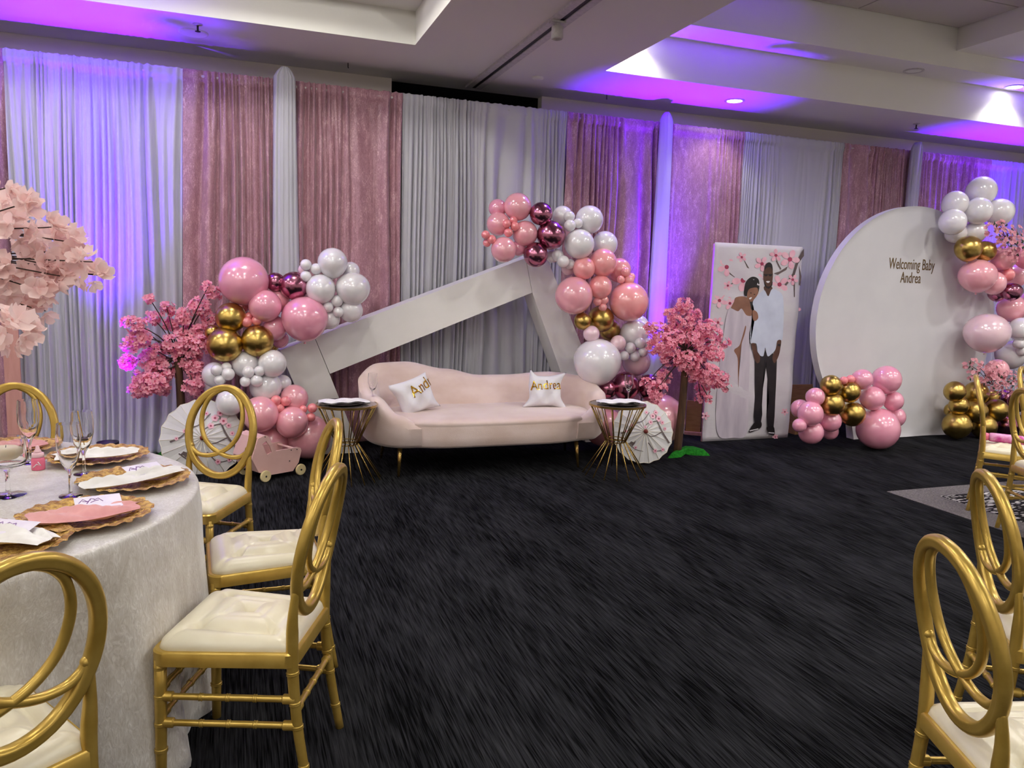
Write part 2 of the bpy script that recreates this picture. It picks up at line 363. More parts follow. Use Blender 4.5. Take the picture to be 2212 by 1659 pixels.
cpart('coffer_face', B().box(6.44, 6.48, Y0, 5.76, 3.755, 3.975))
tb = B().box(-.595, .595, -.295, .295, 0, .02).me('ceiling_tile', False)
for i in range(3):
    for j in range(6):
        obj('ceiling_tile', tb, 'tile_ceiling', cl, (5.83 - 1.205 * i, 5.45 - .605 * j, 3.955))
# movable-wall track on the beam
tx = 2.125
tr = B().box(tx - .075, tx - .02, 2.2, 7.15, ZC - .02, ZC + .001).box(tx + .02, tx + .075, 2.2, 7.15, ZC - .02, ZC + .001).obj('ceiling_track', 'metal_white', smooth=False)
tag(tr, 'long pale metal sliding-wall track along the ceiling beam', 'track')
B().box(tx - .02, tx + .02, 2.2, 7.15, ZC - .012, ZC + .001).obj('slot', 'metal_dark', tr, smooth=False)
tp = PZ(1205, 40, ZC)
tl = thing('track_spotlight', 'small pale cylindrical fitting hanging from the ceiling track', 'spotlight', (tp.x, tp.y, ZC - .02))
B().lathe([(.02, 0), (.02, -.03)], 12).obj('stem', 'metal_white', tl)
B().lathe([(.035, -.03), (.04, -.035), (.042, -.11), (.034, -.115), (.03, -.10)], 16).obj('body', 'metal_white', tl, sharp=40)
B().box(-.05, .05, -.03, .03, -.012, 0).obj('clip', 'metal_white', tl, smooth=False)

# ------------------------------------------------------------------ ceiling fittings and lights
def downlight(x, y, z, lit, label, watts=DOWN_W, r=.075, globe=False, cone=0, grp='recessed ceiling downlights'):
    t = thing('downlight', label, 'downlight', (x, y, z), 0, grp)
    B().lathe([(r + .018, .002), (r + .02, -.006), (r, -.010), (r - .004, -.004)], 24, cap=False).obj('trim_ring', 'metal_white', t)
    B().lathe([(0.001, -.004), (r - .003, -.004)], 24, cap=False).obj('lens', 'lens_lit' if lit else 'lens_off', t)
    if lit:
        if globe:
            L = bpy.data.lights.new('downlight_lamp', 'POINT'); L.shadow_soft_size = .12; L.energy = watts * 1.75; L.color = (1, .975, .93)
        elif cone:
            L = bpy.data.lights.new('downlight_lamp', 'SPOT'); L.spot_size = math.radians(cone); L.spot_blend = .5; L.shadow_soft_size = r * .9; L.energy = watts * 3.8; L.color = (1, .975, .93)
        else:
            L = bpy.data.lights.new('downlight_lamp', 'AREA'); L.shape = 'DISK'; L.size = r * 1.8; L.energy = watts; L.color = (1, .975, .93)
        lo = bpy.data.objects.new('downlight_lamp', L); COL.objects.link(lo); lo.parent = t; lo.location = (0, 0, -.10 if globe else -.012)
    return t
p = PZ(1587, 217, ZC); downlight(p.x, p.y, ZC, True, 'lit round downlight in the violet-washed soffit above the tall photo banner', 6, cone=110)
downlight(6.181, 5.985, 3.60, False, 'unlit white round downlight on the coffer ledge')
downlight(7.53, 5.985, 3.60, True, 'lit downlight on the coffer ledge making a white scallop at the right', 12, cone=125)
downlight(3.2, 5.985, 3.60, True, 'lit downlight hidden behind the beam corner making a white wedge', 12, cone=125)
for x in (-4.2, -1.9, .3):
    for y in (5.2, 2.9, .4, -2.2):
        downlight(x, y, 3.95, True, 'lit round downlight in the top of the left coffer', DOWN_W * .88, r=.13, globe=True)
for x, z in ((4.4, 3.955), (5.9, 3.955), (8.0, 3.755), (10., 3.755)):
    for y in (3.7, 1.6, -.6, -2.8):
        downlight(x, y, z, True, 'lit round downlight in the top of the right coffer', DOWN_W * 1.35, r=.13, cone=152)
def sprinkler(px, py, label):
    p = PZ(px, py, ZC)
    t = thing('sprinkler', label, 'sprinkler', (p.x, p.y, ZC), 0)
    B().lathe([(.035, 0), (.034, -.006), (.012, -.012)], 14).obj('escutcheon', 'metal_white', t)
    B().tube([(0, 0, -.01), (0, 0, -.05)], .007, 6).obj('stem', 'metal_dark', t)
    B().lathe([(.02, -.05), (.02, -.053)], 10).obj('deflector', 'metal_dark', t)
sprinkler(427, 52, 'ceiling sprinkler head beside the round ceiling speaker')
sprinkler(1980, 267, 'ceiling sprinkler head above the round white backdrop')
p = PZ(418, 70, ZC)
t = thing('ceiling_speaker', 'flat round white ceiling speaker left of the drapes seam', 'speaker', (p.x, p.y, ZC))
B().lathe([(.105, 0), (.105, -.008), (.095, -.012), (.09, -.009), (.001, -.009)], 28, cap=False).obj('grille', 'paint', t)
p = PZ(1162, 167, ZC)
t = thing('smoke_detector', 'small flush round ceiling plate near the sliding-wall track', 'detector', (p.x, p.y, ZC))
B().lathe([(.052, 0), (.05, -.012), (.04, -.02), (.001, -.02)], 20, cap=False).obj('cover', 'paint', t, sharp=40)
for (px, py, l) in ((752, 136, 'thin dark ceiling hook above the second rose drape'), (1311, 205, 'thin dark ceiling hook left of the violet wash')):
    p = PZ(px, py, ZC); t = thing('ceiling_hook', l, 'hook', (p.x, p.y, ZC))
    B().tube([(0, 0, 0), (0, 0, -.035), (.004, 0, -.042)], .004, 6).obj('pin', 'metal_dark', t)

# violet uplighters on the floor
def uplight(x, y, label, aim=(0, .01, 1), watts=UP_W, ang=45):
    t = thing('uplighter', label, 'uplight', (x, y, 0), 0, 'violet floor uplighters')
    B().lathe([(.085, .0), (.085, .015), (.03, .02)], 18).obj('base', 'lamp_black', t)
    B().lathe([(.06, .03), (.075, .05), (.078, .17), (.072, .17), (.066, .12)], 20, cap=False).obj('can', 'lamp_black', t)
    B().lathe([(.001, .14), (.068, .14)], 20, cap=False).obj('lens', 'lens_violet', t)
    B().tube([(-.085, 0, .01), (-.085, 0, .11), (-.07, 0, .11)], .006, 6).obj('bracket', 'lamp_black', t)
    B().tube([(.085, 0, .01), (.085, 0, .11), (.07, 0, .11)], .006, 6).obj('bracket', 'lamp_black', t)
    L = bpy.data.lights.new('violet_lamp', 'SPOT'); L.energy = watts; L.color = UP_COL; L.spot_size = math.radians(ang); L.spot_blend = .95; L.shadow_soft_size = .05
    lo = bpy.data.objects.new('violet_lamp', L); COL.objects.link(lo); lo.parent = t; lo.location = (0, 0, .185)
    lo.rotation_euler = Vector((-aim[0], -aim[1], -aim[2])).to_track_quat('Z', 'Y').to_euler()
uplight(-.92, 6.44, 'violet floor uplighter at the foot of the left white drape')
uplight(3.98, 6.46, 'violet floor uplighter behind the right cherry tree')
uplight(8.15, 6.44, 'violet floor uplighter behind the balloon column at the right')

# ================================================================== DRAPES
def fold_fn(seed, fr, amp):
    rnd = random.Random(seed); ks = [(fr * 1.5 * rnd.uniform(.7, 1.4), rnd.uniform(0, 6.28), rnd.uniform(.5, 1)) for _ in range(4)]
    hk = [(fr * rnd.uniform(2., 3.2), rnd.uniform(0, 6.28)) for _ in range(3)]
    wk = [(rnd.uniform(.6, 1.6), rnd.uniform(0, 6.28), rnd.uniform(.05, .16)) for _ in range(3)]
    def fn(x, z, ztop):
        xx = x + sum(a * math.sin(2 * PI * f * x * .8 + p) for f, p, a in wk) + .012 * math.sin(z * 2.1 + x * 7)
        lo = sum(a * (1 - 2 * abs(math.sin(PI * f * xx + p)) ** .8) for f, p, a in ks) / 2.4
        hi = sum(math.sin(2 * PI * f * xx + p) for f, p in hk) / 3
        b = min(1, max(0, (ztop - z) / .9)); b = b * b * (3 - 2 * b)
        return amp * ((.25 + .75 * b) * lo + (1 - b) * .45 * hi)
    return fn
def drape(name, xa, xb, m, label, group, seed, fr=8., amp=.068, Y=YC, ztop=ZCUR, zbot=.004, xa2=None, xb2=None, pool=0.):
    xa2 = xa if xa2 is None else xa2; xb2 = xb if xb2 is None else xb2
    fn = fold_fn(seed, fr, amp)
    wd = xb - xa; nu = max(24, int(wd / .007))
    zs = [zbot, .04, .12, .3, .6, 1., 1.4, 1.8, 2.1, 2.4, 2.6, 2.75, 2.85, ztop - .13, ztop - .095, ztop - .075, ztop - .05, ztop - .02, ztop - .004, ztop]
    zs = [z for z in zs if z <= ztop]
    b = B(); nv = len(zs) - 1
    def pt(u, v):
        z = zs[int(round(v * nv))]; s = 1 - (z - zbot) / (ztop - zbot)
        x = (xa + wd * u) * (1 - s) + (xa2 + (xb2 - xa2) * u) * s
        d = fn(xa + wd * u, z, ztop)
        if z > ztop - .08: d = d * .6 - .02 * math.sqrt(max(0, 1 - ((z - ztop + .05) / .055) ** 2))
        if z < .3: d *= 1 + (0.3 - z) * .8; d -= pool * (.3 - z) ** 2 / .09
        return Vector((x, Y + d, z + (.003 * math.sin(x * 113) + .002 * math.sin(x * 61 + 1) if z == ztop else 0)))
    b.grid(pt, nu, nv)
    o = b.obj(name, m); solid(o, .003)
    return tag(o, label, 'drape', group)
def cx_(px, py=180, Y=YC): return PY(px, py, Y).x
WG, RG = 'white sheer drapes along the wall', 'rose velvet drapes along the wall'
seams = [(-140, 80), (5, 100), (395, 143), (605, 165), (870, 203), (1224, 245), (1437, 265), (1607, 285), (1822, 312), (1979, 329), (2140, 345), (2420, 378)]
sx = [cx_(*s) for s in seams]
drape('velvet_drape', sx[0] - .6, sx[1], 'velvet_rose', 'rose crushed velvet drape cut by the left picture edge', RG, 1, 6)
drape('sheer_drape', sx[1], sx[2], 'sheer_white', 'wide white drape with violet wash behind the laid dining table', WG, 2, 9, .055, pool=.12, xb2=sx[2] - .08)
drape('velvet_drape', sx[2], sx[3], 'velvet_rose', 'rose crushed velvet drape behind the largest balloons of the left garland', RG, 3, 7, xa2=sx[2] - .07)
drape('velvet_drape', sx[3], sx[4], 'velvet_rose', 'rose crushed velvet drape between the first white swag and the central white drape', RG, 4, 7)
drape('sheer_drape', sx[4], sx[5], 'sheer_white', 'wide white drape behind the sofa and the slanted white frame', WG, 5, 10, .04)
drape('velvet_drape', sx[5], sx[6], 'velvet_rose', 'rose velvet drape behind the right garland, left of the violet swag', RG, 6, 8)
drape('velvet_drape', sx[6], sx[7], 'velvet_rose', 'rose velvet drape lit violet behind the right cherry tree', RG, 7, 7)
drape('sheer_drape', sx[7], sx[8], 'sheer_white', 'white drape behind the tall photo banner', WG, 8, 10, .045)
drape('velvet_drape', sx[8], sx[9], 'velvet_rose', 'rose velvet drape above the left side of the round backdrop', RG, 9, 8)
drape('velvet_drape', sx[9], sx[10], 'velvet_rose', 'rose velvet drape above the right side of the round backdrop', RG, 10, 8)
drape('sheer_drape', sx[10], sx[11], 'sheer_white', 'white drape with violet wash at the right picture edge', WG, 11, 9, .045)
SG = 'narrow white swags over the drape seams'
def swag(xt, xb, hw_t, hw_b, seed, label, zt=3.13):
    fn = fold_fn(seed, 14, .022); b = B(); nu = 30
    zs = [.01, .3, .8, 1.4, 2., 2.5, 2.8, 2.95, ZCUR, zt - .03, zt]; nv = len(zs) - 1
    def pt(u, v):
        i = int(round(v * nv)); z = zs[i]; s = 1 - z / zt
        hw = hw_t + (hw_b - hw_t) * s
        if z > ZCUR: hw *= .72 if i < nv else .4
        c = xt + (xb - xt) * s
        k = 2 * u - 1
        return Vector((c + hw * k, YC - .075 - .05 * math.sqrt(max(0, 1 - k * k)) + fn(xt + u * .3, z, 9), z))
    b.grid(pt, nu, nv); o = b.obj('sheer_swag', 'sheer_white'); solid(o, .003)
    tag(o, label, 'drape', SG)
swag(cx_(615, 165, YC - .1), cx_(618, 560, YC - .1), .085, .13, 31, 'narrow white swag over the seam above the chrome mauve balloons of the left garland')
swag(cx_(1440, 265, YC - .1), cx_(1407, 860, YC - .1), .07, .11, 32, 'narrow violet-lit white swag between the right garland and the right cherry tree')
swag(cx_(1981, 330, YC - .1), cx_(1965, 450, YC - .1), .06, .1, 33, 'narrow white swag above the round white backdrop')
tag(B().tube([(sx[0] - .6, YC - .005, ZCUR - .045), (sx[11], YC - .005, ZCUR - .045)], .011, 8).obj('drape_crossbar', 'metal_white'), 'thin pale pipe carrying the drapes along the wall', 'pipe')

# ================================================================== SLANTED WHITE FRAME
fr = thing('letter_frame', 'large slanted white A-shaped box frame standing behind the sofa', 'frame', (0, 6.42, 0))
def seg(name, poly):
    o = B().prism([(x, 0, z) for x, z in poly], (0, .25, 0)).obj(name, 'white_board', fr, smooth=False); return o
g_ = .002
seg('left_leg', [(.343, .869), (.613, .975), (.733, .673), (.993, 0), (.687, 0)])
seg('crossbar', [(.617, .976), (2.425, 1.682), (2.497, 1.381), (.737, .675)])
seg('right_leg', [(2.429, 1.684), (2.60, 1.752), (3.44, 0), (3.09, 0), (2.501, 1.381)])

# ================================================================== SOFA
sf = thing('loveseat', 'blush pink velvet kidney-shaped loveseat with slim gold legs', 'sofa', (0, 0, 0))
plan = [(1.30, 5.50), (1.12, 5.53), (.985, 5.68), (.94, 5.90), (1.02, 6.14), (1.28, 6.30), (1.65, 6.33), (2.05, 6.31), (2.45, 6.32), (2.74, 6.22), (2.90, 5.98), (2.885, 5.74), (2.76, 5.55), (2.565, 5.50)]
crv = catmull([(x, y, 0) for x, y in plan], 7)
acc = [0.]
for a, b_ in zip(crv, crv[1:]): acc.append(acc[-1] + (b_ - a).length)
tot = acc[-1]
hts = [(0, .40), (.05, .47), (.12, .60), (.20, .715), (.27, .785), (.34, .785), (.44, .72), (.52, .665), (.60, .665), (.70, .69), (.78, .675), (.86, .59), (.93, .48), (1, .405)]
ZB = .222
b = B(); rings = []
for i, p in enumerate(crv):
    s_ = acc[i] / tot
    t_ = (crv[min(i + 1, len(crv) - 1)] - crv[max(i - 1, 0)]).normalized(); n_ = Vector((t_.y, -t_.x, 0))   # towards the seat
    n_ = -n_ if n_.dot(Vector((1.92, 5.75, 0)) - p) < 0 else n_
    h = interp(hts, s_); th = .115 if .06 < s_ < .94 else .115 - .03 * (1 - min(s_, 1 - s_) / .06)
    lean = .05 * min(1, s_ / .15, (1 - s_) / .15)
    prof = [(0.02, ZB), (-.012, ZB + .03), (-.02 - lean * .3, ZB + .15), (-.012 - lean * .7, h - .07), (.0 - lean, h - .028), (.02 - lean, h - .008), (.045 - lean, h), (.075 - lean, h - .006), (th - lean, h - .03), (th + .01 - lean * .6, h - .09), (th + .02, max(ZB + .12, h - .25)), (th + .02, ZB)]
    rings.append([p + n_ * d + Vector((0, 0, z)) for d, z in prof])
n = len(rings[0]); v = [q for r_ in rings for q in r_]; f = []
for i in range(len(rings) - 1):
    for k in range(n): f.append((i * n + k, (i + 1) * n + k, (i + 1) * n + (k + 1) % n, i * n + (k + 1) % n))
f += [tuple(range(n)), tuple((len(rings) - 1) * n + k for k in range(n - 1, -1, -1))]
b.add(v, f); o = b.obj('backrest_shell', 'velvet_sofa', sf, sharp=50)
# seat: front edge bowed out a little, filled to the shell
front = catmull([(1.255, 5.515, 0), (1.45, 5.455, 0), (1.75, 5.44, 0), (2.1, 5.44, 0), (2.4, 5.455, 0), (2.61, 5.515, 0)], 6)
back = [p for i, p in enumerate(crv) if .03 < acc[i] / tot < .97]
inner = [p.lerp(Vector((1.92, 5.85, 0)), .09) for p in back]
outl = front + inner[::-1]
def loft(outl, levels):
    c = sum(outl, Vector()) / len(outl); v = []; f = []; n = len(outl)
    for ins, z in levels:
        for p in outl:
            d = p - c; L = d.length; v.append(c + d * max(0, (L - ins) / L) + Vector((0, 0, z)))
    for i in range(len(levels) - 1):
        for k in range(n): f.append((i * n + k, i * n + (k + 1) % n, (i + 1) * n + (k + 1) % n, (i + 1) * n + k))
    f += [tuple(range(n - 1, -1, -1)), tuple((len(levels) - 1) * n + k for k in range(n))]
    return B().add(v, f)
loft(outl, [(.02, ZB), (0, ZB + .02), (-.004, .30), (-.003, .36), (0, .385)]).obj('seat_base', 'velvet_sofa', sf, sharp=60)
loft(outl, [(.0, .385), (.0, .388), (-.005, .40), (.0, .414), (.018, .427), (.07, .436), (.2, .44)]).obj('seat_cushion', 'velvet_sofa', sf, sharp=60)
for x, y, dx, dy in ((1.16, 5.60, -.02, -.04), (2.595, 5.585, .01, -.05), (1.15, 6.15, -.03, .03), (2.72, 6.1, .03, .03)):
    B().tube([(x, y, ZB + .02), (x + dx, y + dy, 0)], [.02, .009], 10).obj('leg', 'gold_brass', sf)

# pillows with gold lettering
def font_mesh(txt, size, sxx=1., ext=0., name='lettering'):
    cu = bpy.data.curves.new(name, 'FONT'); cu.body = txt; cu.size = size; cu.extrude = ext; cu.align_x = 'CENTER'; cu.align_y = 'CENTER'; cu.resolution_u = 3
    to = bpy.data.objects.new('tmp', cu); COL.objects.link(to)
    dg = bpy.context.evaluated_depsgraph_get(); me = bpy.data.meshes.new_from_object(to.evaluated_get(dg)); me.name = name
    bpy.data.objects.remove(to); bpy.data.curves.remove(cu)
    for v in me.vertices: v.co.x *= sxx
    me.materials.clear()
    return me
def pillow(loc, rot, size, label, txt, ts, tx, tz, trot, corners):
    t = thing('cushion', label, 'cushion', loc); t.rotation_euler = rot
    w_, h_, T = size
    rnd = random.Random(txt + label)
    def surf(u, v, side):
        a, c = 2 * u - 1, 2 * v - 1
        k = (max(0, 1 - abs(a) ** 3.2) * max(0, 1 - abs(c) ** 3.2)) ** .55
        pinch = 1 - .10 * (1 - abs(a) ** 2) * abs(c) ** 4; pinch2 = 1 - .10 * (1 - abs(c) ** 2) * abs(a) ** 4
        ex = 0.; ez = 0.
        for (qx, qz, dx, dz) in corners:
            wgt = max(0, 1 - math.hypot(a - qx, c - qz) / .62) ** 1.4; ex += dx * wgt; ez += dz * wgt
        wr = .012 * math.sin(7 * a + 3 * c) * k + .010 * math.sin(5 * c - 6 * a + 1.3) * k
        return Vector((a * w_ / 2 * pinch2 + ex, side * (T / 2 * k + wr * .8) - .0, c * h_ / 2 * pinch + ez))
    b = B(); b.grid(lambda u, v: surf(u, v, -1), 26, 26); b.grid(lambda u, v: surf(u, v, 1), 26, 26, True)
    bm = bmesh.new(); me = b.me('cover'); bm.from_mesh(me); bmesh.ops.remove_doubles(bm, verts=bm.verts, dist=.0015); bm.to_mesh(me); bm.free()
    me.polygons.foreach_set('use_smooth', [True] * len(me.polygons)); obj('cover', me, 'pillow_white', t)
    lm = font_mesh(txt, ts, .8)
    bm = bmesh.new(); bm.from_mesh(lm); bmesh.ops.subdivide_edges(bm, edges=bm.edges, cuts=1, use_grid_fill=False); bm.to_mesh(lm); bm.free()
    ca, sa = math.cos(trot), math.sin(trot)
    for vv in lm.vertices:
        x, z = vv.co.x * ca - vv.co.y * sa + tx, vv.co.x * sa + vv.co.y * ca + tz
        q = surf(min(1, max(0, x / w_ + .5)), min(1, max(0, z / h_ + .5)), -1); vv.co = (x, q.y - .004, z)
    lo = obj('lettering', lm, 'foil_gold', t); lo['label'] = 'gold foil lettering reading ' + txt
p = PY(891, 850, 5.98)
pillow((p.x, 5.90, .56), (math.radians(-16), math.radians(-16), math.radians(16)), (.32, .29, .15), 'white cushion with half-hidden gold lettering in the left corner of the loveseat', 'Andr', .135, .055, .05, math.radians(14),
       [(-1, -1, .02, -.02), (1, -1, .02, -.01), (-1, .8, -.03, .0)])
p = PY(1172, 843, 5.98)
pillow((p.x, 5.93, .57), (math.radians(-14), 0, math.radians(-6)), (.30, .28, .14), 'white cushion with gold lettering at the right end of the loveseat', 'Andrea', .112, -.005, .04, math.radians(2),
       [(-1, 1, .03, .05), (1, 1, .05, .02), (-1, -1, -.06, .0), (1, -1, .07, -.05)])

# ================================================================== WIRE SIDE TABLES
def side_table(x, y, label):
    t = thing('side_table', label, 'side table', (x, y, 0), 0, 'gold wire side tables')
    ZT, RT, ZWa, RW, RF = .555, .222, .258, .075, .25
    B().lathe([(RT - .008, ZT - .012), (RT, ZT - .012), (RT, ZT + .004), (RT - .008, ZT + .004), (RT - .008, ZT - .012)], 40, cap=False).obj('rim', 'gold_brass', t, sharp=40)
    B().lathe([(.001, ZT - .003), (RT - .008, ZT - .003), (RT - .008, ZT + .002), (.001, ZT + .002)], 40, cap=False).obj('glass_top', 'glass_smoke', t, sharp=40)
    for zz in (ZWa, ZWa + .022): B().tube([(RW * math.cos(a * PI / 12), RW * math.sin(a * PI / 12), zz) for a in range(24)], .004, 6, True).obj('waist_ring', 'gold_brass', t)
    ru = B().tube([(RT - .012, 0, ZT - .01), (RW, 0, ZWa)], .0042, 6).me('upper_rod')
    rl = B().tube([(RW - .01, 0, ZWa + .004), (RW + .006, 0, ZWa), (RF, 0, 0)], .0045, 6).me('lower_rod')
    for k in range(16):
        obj('upper_rod', ru, 'gold_brass', t, rot=(0, 0, 2 * PI * k / 16 + .1)); obj('lower_rod', rl, 'gold_brass', t, rot=(0, 0, 2 * PI * k / 16))
    return t
def flute(loc, label, h=.225, parent=None, stick=False):
    t = thing('champagne_flute', label, 'glass', loc)
    pr = [(.034, 0), (.034, .003), (.007, .008), (.005, .02), (.005, h * .30), (.009, h * .36), (.025, h * .48), (.035, h * .66), (.036, h * .82), (.032, h)]
    inn = [(.0308, h), (.0345, h * .82), (.0335, h * .66), (.0235, h * .49), (.004, h * .385)]
    B().lathe(pr + inn, 22, cap=True).obj('glass', 'glass', t, sharp=50)
    if stick:
        B().tube([(.004, 0, h * .46), (-.012, .0, h * 1.0)], .0016, 5).obj('stirrer', 'foil_gold', t)
        B().sphere((.004, 0, h * .55), (.015, .015, .006), 10, 6).obj('berry', 'plate_dark', t)
    return t
def plate_napkin(x, y, z, rz, plabel, nlabel):
    t = tag(B().lathe([(.001, .004), (.11, .004), (.155, .014), (.16, .018), (.15, .012), (.10, .0), (.001, .0)], 32, cap=False).obj('plate', 'plate_dark', loc=(x, y, z)), plabel, 'plate')
    n = B(); nv = 10
    def tp(u, v):
        a, c = 2 * u - 1, 2 * v - 1
        return Vector((a * .175 * (1 - .05 * c), c * .062 + .012 * math.sin(5 * a), .022 + .016 * (1 - a ** 4) * (1 - c ** 4) + .004 * math.sin(9 * a + 3 * c)))
    n.grid(tp, 24, nv); n.grid(lambda u, v: tp(u, v) * 1 + Vector((0, 0, -.022 if 0 < u < 1 and 0 < v < 1 else -.008)), 24, nv, True)
    o = n.obj('napkin', 'napkin_white', loc=(x, y, z + .0), rot=(0, 0, rz)); tag(o, nlabel, 'napkin')
side_table(.764, 5.60, 'gold wire hourglass side table at the left end of the loveseat')
plate_napkin(.735, 5.585, .5575, .05, 'dark plate on the side table left of the loveseat', 'folded white napkin on the side table left of the loveseat')
p = PY(804, 860, 5.72); flute((p.x, 5.70, .5575), 'champagne flute on the side table left of the loveseat', .21)
side_table(2.80, 5.28, 'gold wire hourglass side table at the right end of the loveseat')
plate_napkin(2.80, 5.25, .5575, -.05, 'dark plate on the side table right of the loveseat', 'folded white napkin on the side table right of the loveseat')
p = PY(1360, 850, 5.38); flute((p.x, 5.40, .5575), 'champagne flute on the side table right of the loveseat', .21)

# ================================================================== BALLOONS
bb = B(); prof = []
for i in range(17):
    a = PI * i / 16; r_ = math.sin(a); z = -math.cos(a)
    if z < 0: r_ *= 1 - .10 * (-z) ** 1.5; z *= 1.10
    prof.append((max(r_, .001), z))
bb.lathe(prof, 26, cap=False); BAL = bb.me('balloon')
KNOT = B().lathe([(.012, -1.06), (.035, -1.10), (.03, -1.12), (.07, -1.17), (.06, -1.18)], 10).me('knot')
BMESH, KMESH = {}, {}
def balloon_mesh(c):
    if c not in BMESH:
        BMESH[c] = BAL.copy(); BMESH[c].materials.append(MAT['balloon_' + c]); KMESH[c] = KNOT.copy(); KMESH[c].materials.append(MAT['balloon_' + c])
    return BMESH[c], KMESH[c]
CNAME = dict(white='glossy white', pink='glossy pink', rose='glossy rose-pink', peach='glossy peach-pink', coral='coral pink', blush='pale blush', gold='gold chrome', mauve='mauve chrome')
ORD = ['highest', 'second-highest', 'third-highest', 'fourth-highest', 'fifth-highest', 'sixth-highest', 'seventh-highest', 'eighth-highest', 'ninth-highest', 'tenth-highest', 'eleventh-highest', 'twelfth-highest', 'thirteenth-highest', 'fourteenth-highest', 'fifteenth-highest']
def garland(items, ox, oy, sc, Yf, Yb, where, grp, zmin=0.0):
    """items front-to-back: (zx, zy, r, colour[, aspect]) measured on the photo; every balloon gets its own depth"""
    placed = []; out = []
    for it in items:
        zx, zy, rz, c = it[:4]; asp = it[4] if len(it) > 4 else 1.
        px, py, rp = ox + zx / sc, oy + zy / sc, rz / sc
        Y = Yf
        if len(it) > 5: Y = it[5]
        for _ in range(3):
            P_ = PY(px, py, Y); r = rp * mpp(P_)
            for (q, rq) in placed:
                d2 = math.hypot(P_.x - q.x, P_.z - q.z); need = .80 * (r + rq)
                if d2 < need: Y = max(Y, min(Yb, q.y + math.sqrt(need * need - d2 * d2)))
        P_ = PY(px, py, Y); r = rp * mpp(P_)
        placed.append((P_, r)); out.append([P_, r, c, asp])
    cls = {}
    for e in out: cls.setdefault((e[2], e[1] < .062), []).append(e)
    for (c, mini), L in cls.items():
        L.sort(key=lambda e: -e[0].z)
        for k, (P_, r, c_, asp) in enumerate(L):
            lab = f"{'tiny ' if mini else ''}{CNAME[c]} balloon {where}" if len(L) == 1 else f"{ORD[k] if k < len(L) - 1 else 'lowest'} {'tiny ' if mini else ''}{CNAME[c]} balloon {where}"
            bm_, kn = balloon_mesh(c)
            o = obj('balloon', bm_, None, None, P_)
            rnd = random.Random(hash((round(P_.x, 3), round(P_.z, 3))) & 0xffff)
            o.scale = (r * asp, r, r * .97)
            dirv = Vector((rnd.uniform(-.5, .5), 1.2, rnd.uniform(-.8, .3)))
            if asp != 1: o.rotation_euler = (0, 0, 0)
            else: o.rotation_euler = (-dirv).to_track_quat('Z', 'Y').to_euler()
            if P_.z - r < zmin: o.location.z = zmin + r
            tag(o, lab, 'balloon', grp)
            if not mini:
                k_ = obj('knot', kn, None, o)
LG = [(900, 540, 36, 'coral'), (965, 530, 33, 'coral'), (915, 500, 26, 'coral'), (1508, 473, 36, 'white'), (1498, 400, 40, 'white'), (1440, 440, 36, 'white'),
      (1293, 160, 38, 'white'), (1360, 188, 38, 'white'), (1292, 237, 38, 'white'),
      (755, 690, 116, 'gold'), (970, 665, 106, 'gold'), (795, 510, 100, 'gold'),
      (1022, 432, 107, 'pink'), (1285, 515, 148, 'pink', 1.03), (880, 268, 162, 'pink'),
      (1605, 315, 108, 'white', 1.06), (1390, 320, 98, 'white'), (1470, 145, 100, 'white', .98),
      (905, 395, 34, 'coral'), (885, 435, 36, 'coral'), (1590, 462, 80, 'white'), (1450, 520, 68, 'white'),
      (1215, 300, 95, 'mauve'), (1090, 275, 64, 'mauve'), (1105, 400, 78, 'rose'), (1080, 580, 85, 'pink'), (1120, 655, 58, 'pink'), (1590, 200, 60, 'white'), (1280, 195, 40, 'blush'), (675, 610, 52, 'gold'), (1060, 690, 52, 'gold')]
garland(LG, 240, 520, 3.072, 6.14, 6.55, 'in the upper part of the left garland', 'balloons of the left garland')
LG2 = [(775, 885, 44, 'white'), (700, 860, 38, 'white'), (720, 925, 36, 'white'), (910, 872, 41, 'white'), (985, 865, 36, 'white'), (965, 930, 42, 'white'), (890, 935, 36, 'white'), (765, 840, 34, 'white'),
       (1158, 1065, 34, 'coral'), (1095, 1058, 34, 'coral'), (1118, 1110, 32, 'coral'), (1335, 1110, 32, 'coral'), (1275, 1118, 26, 'coral'), (1325, 1172, 31, 'coral'),
       (1200, 1205, 108, 'rose'), (990, 1150, 120, 'rose'), (1070, 815, 92, 'white'), (890, 820, 90, 'white'), (1025, 970, 105, 'white'), (790, 1070, 92, 'white'), (690, 890, 85, 'white'),
       (1215, 1045, 92, 'rose'), (1140, 945, 55, 'white'), (1310, 1300, 150, 'rose', 1., 6.16), (1060, 1330, 120, 'rose', 1., 6.2), (870, 1340, 80, 'rose', 1., 6.22), (680, 970, 65, 'white')]
garland(LG2, 240, 520, 3.072, 6.06, 6.5, 'in the lower part of the left garland', 'balloons of the left garland')
RG_ = [(258, 288, 33, 'coral'), (320, 308, 36, 'coral'), (310, 262, 30, 'coral'), (270, 355, 33, 'coral'), (145, 405, 34, 'coral'), (100, 370, 32, 'coral'), (110, 432, 30, 'coral'),
       (590, 372, 110, 'mauve'), (395, 362, 96, 'rose'), (340, 162, 104, 'rose'), (475, 520, 93, 'mauve'), (235, 482, 96, 'rose'), (195, 290, 88, 'rose'), (515, 215, 87, 'mauve'), (190, 172, 68, 'pink'), (345, 470, 58, 'pink')]
garland(RG_, 1020, 400, 3.457, 6.10, 6.5, 'in the cluster on the peak of the white frame', 'balloons of the right garland')
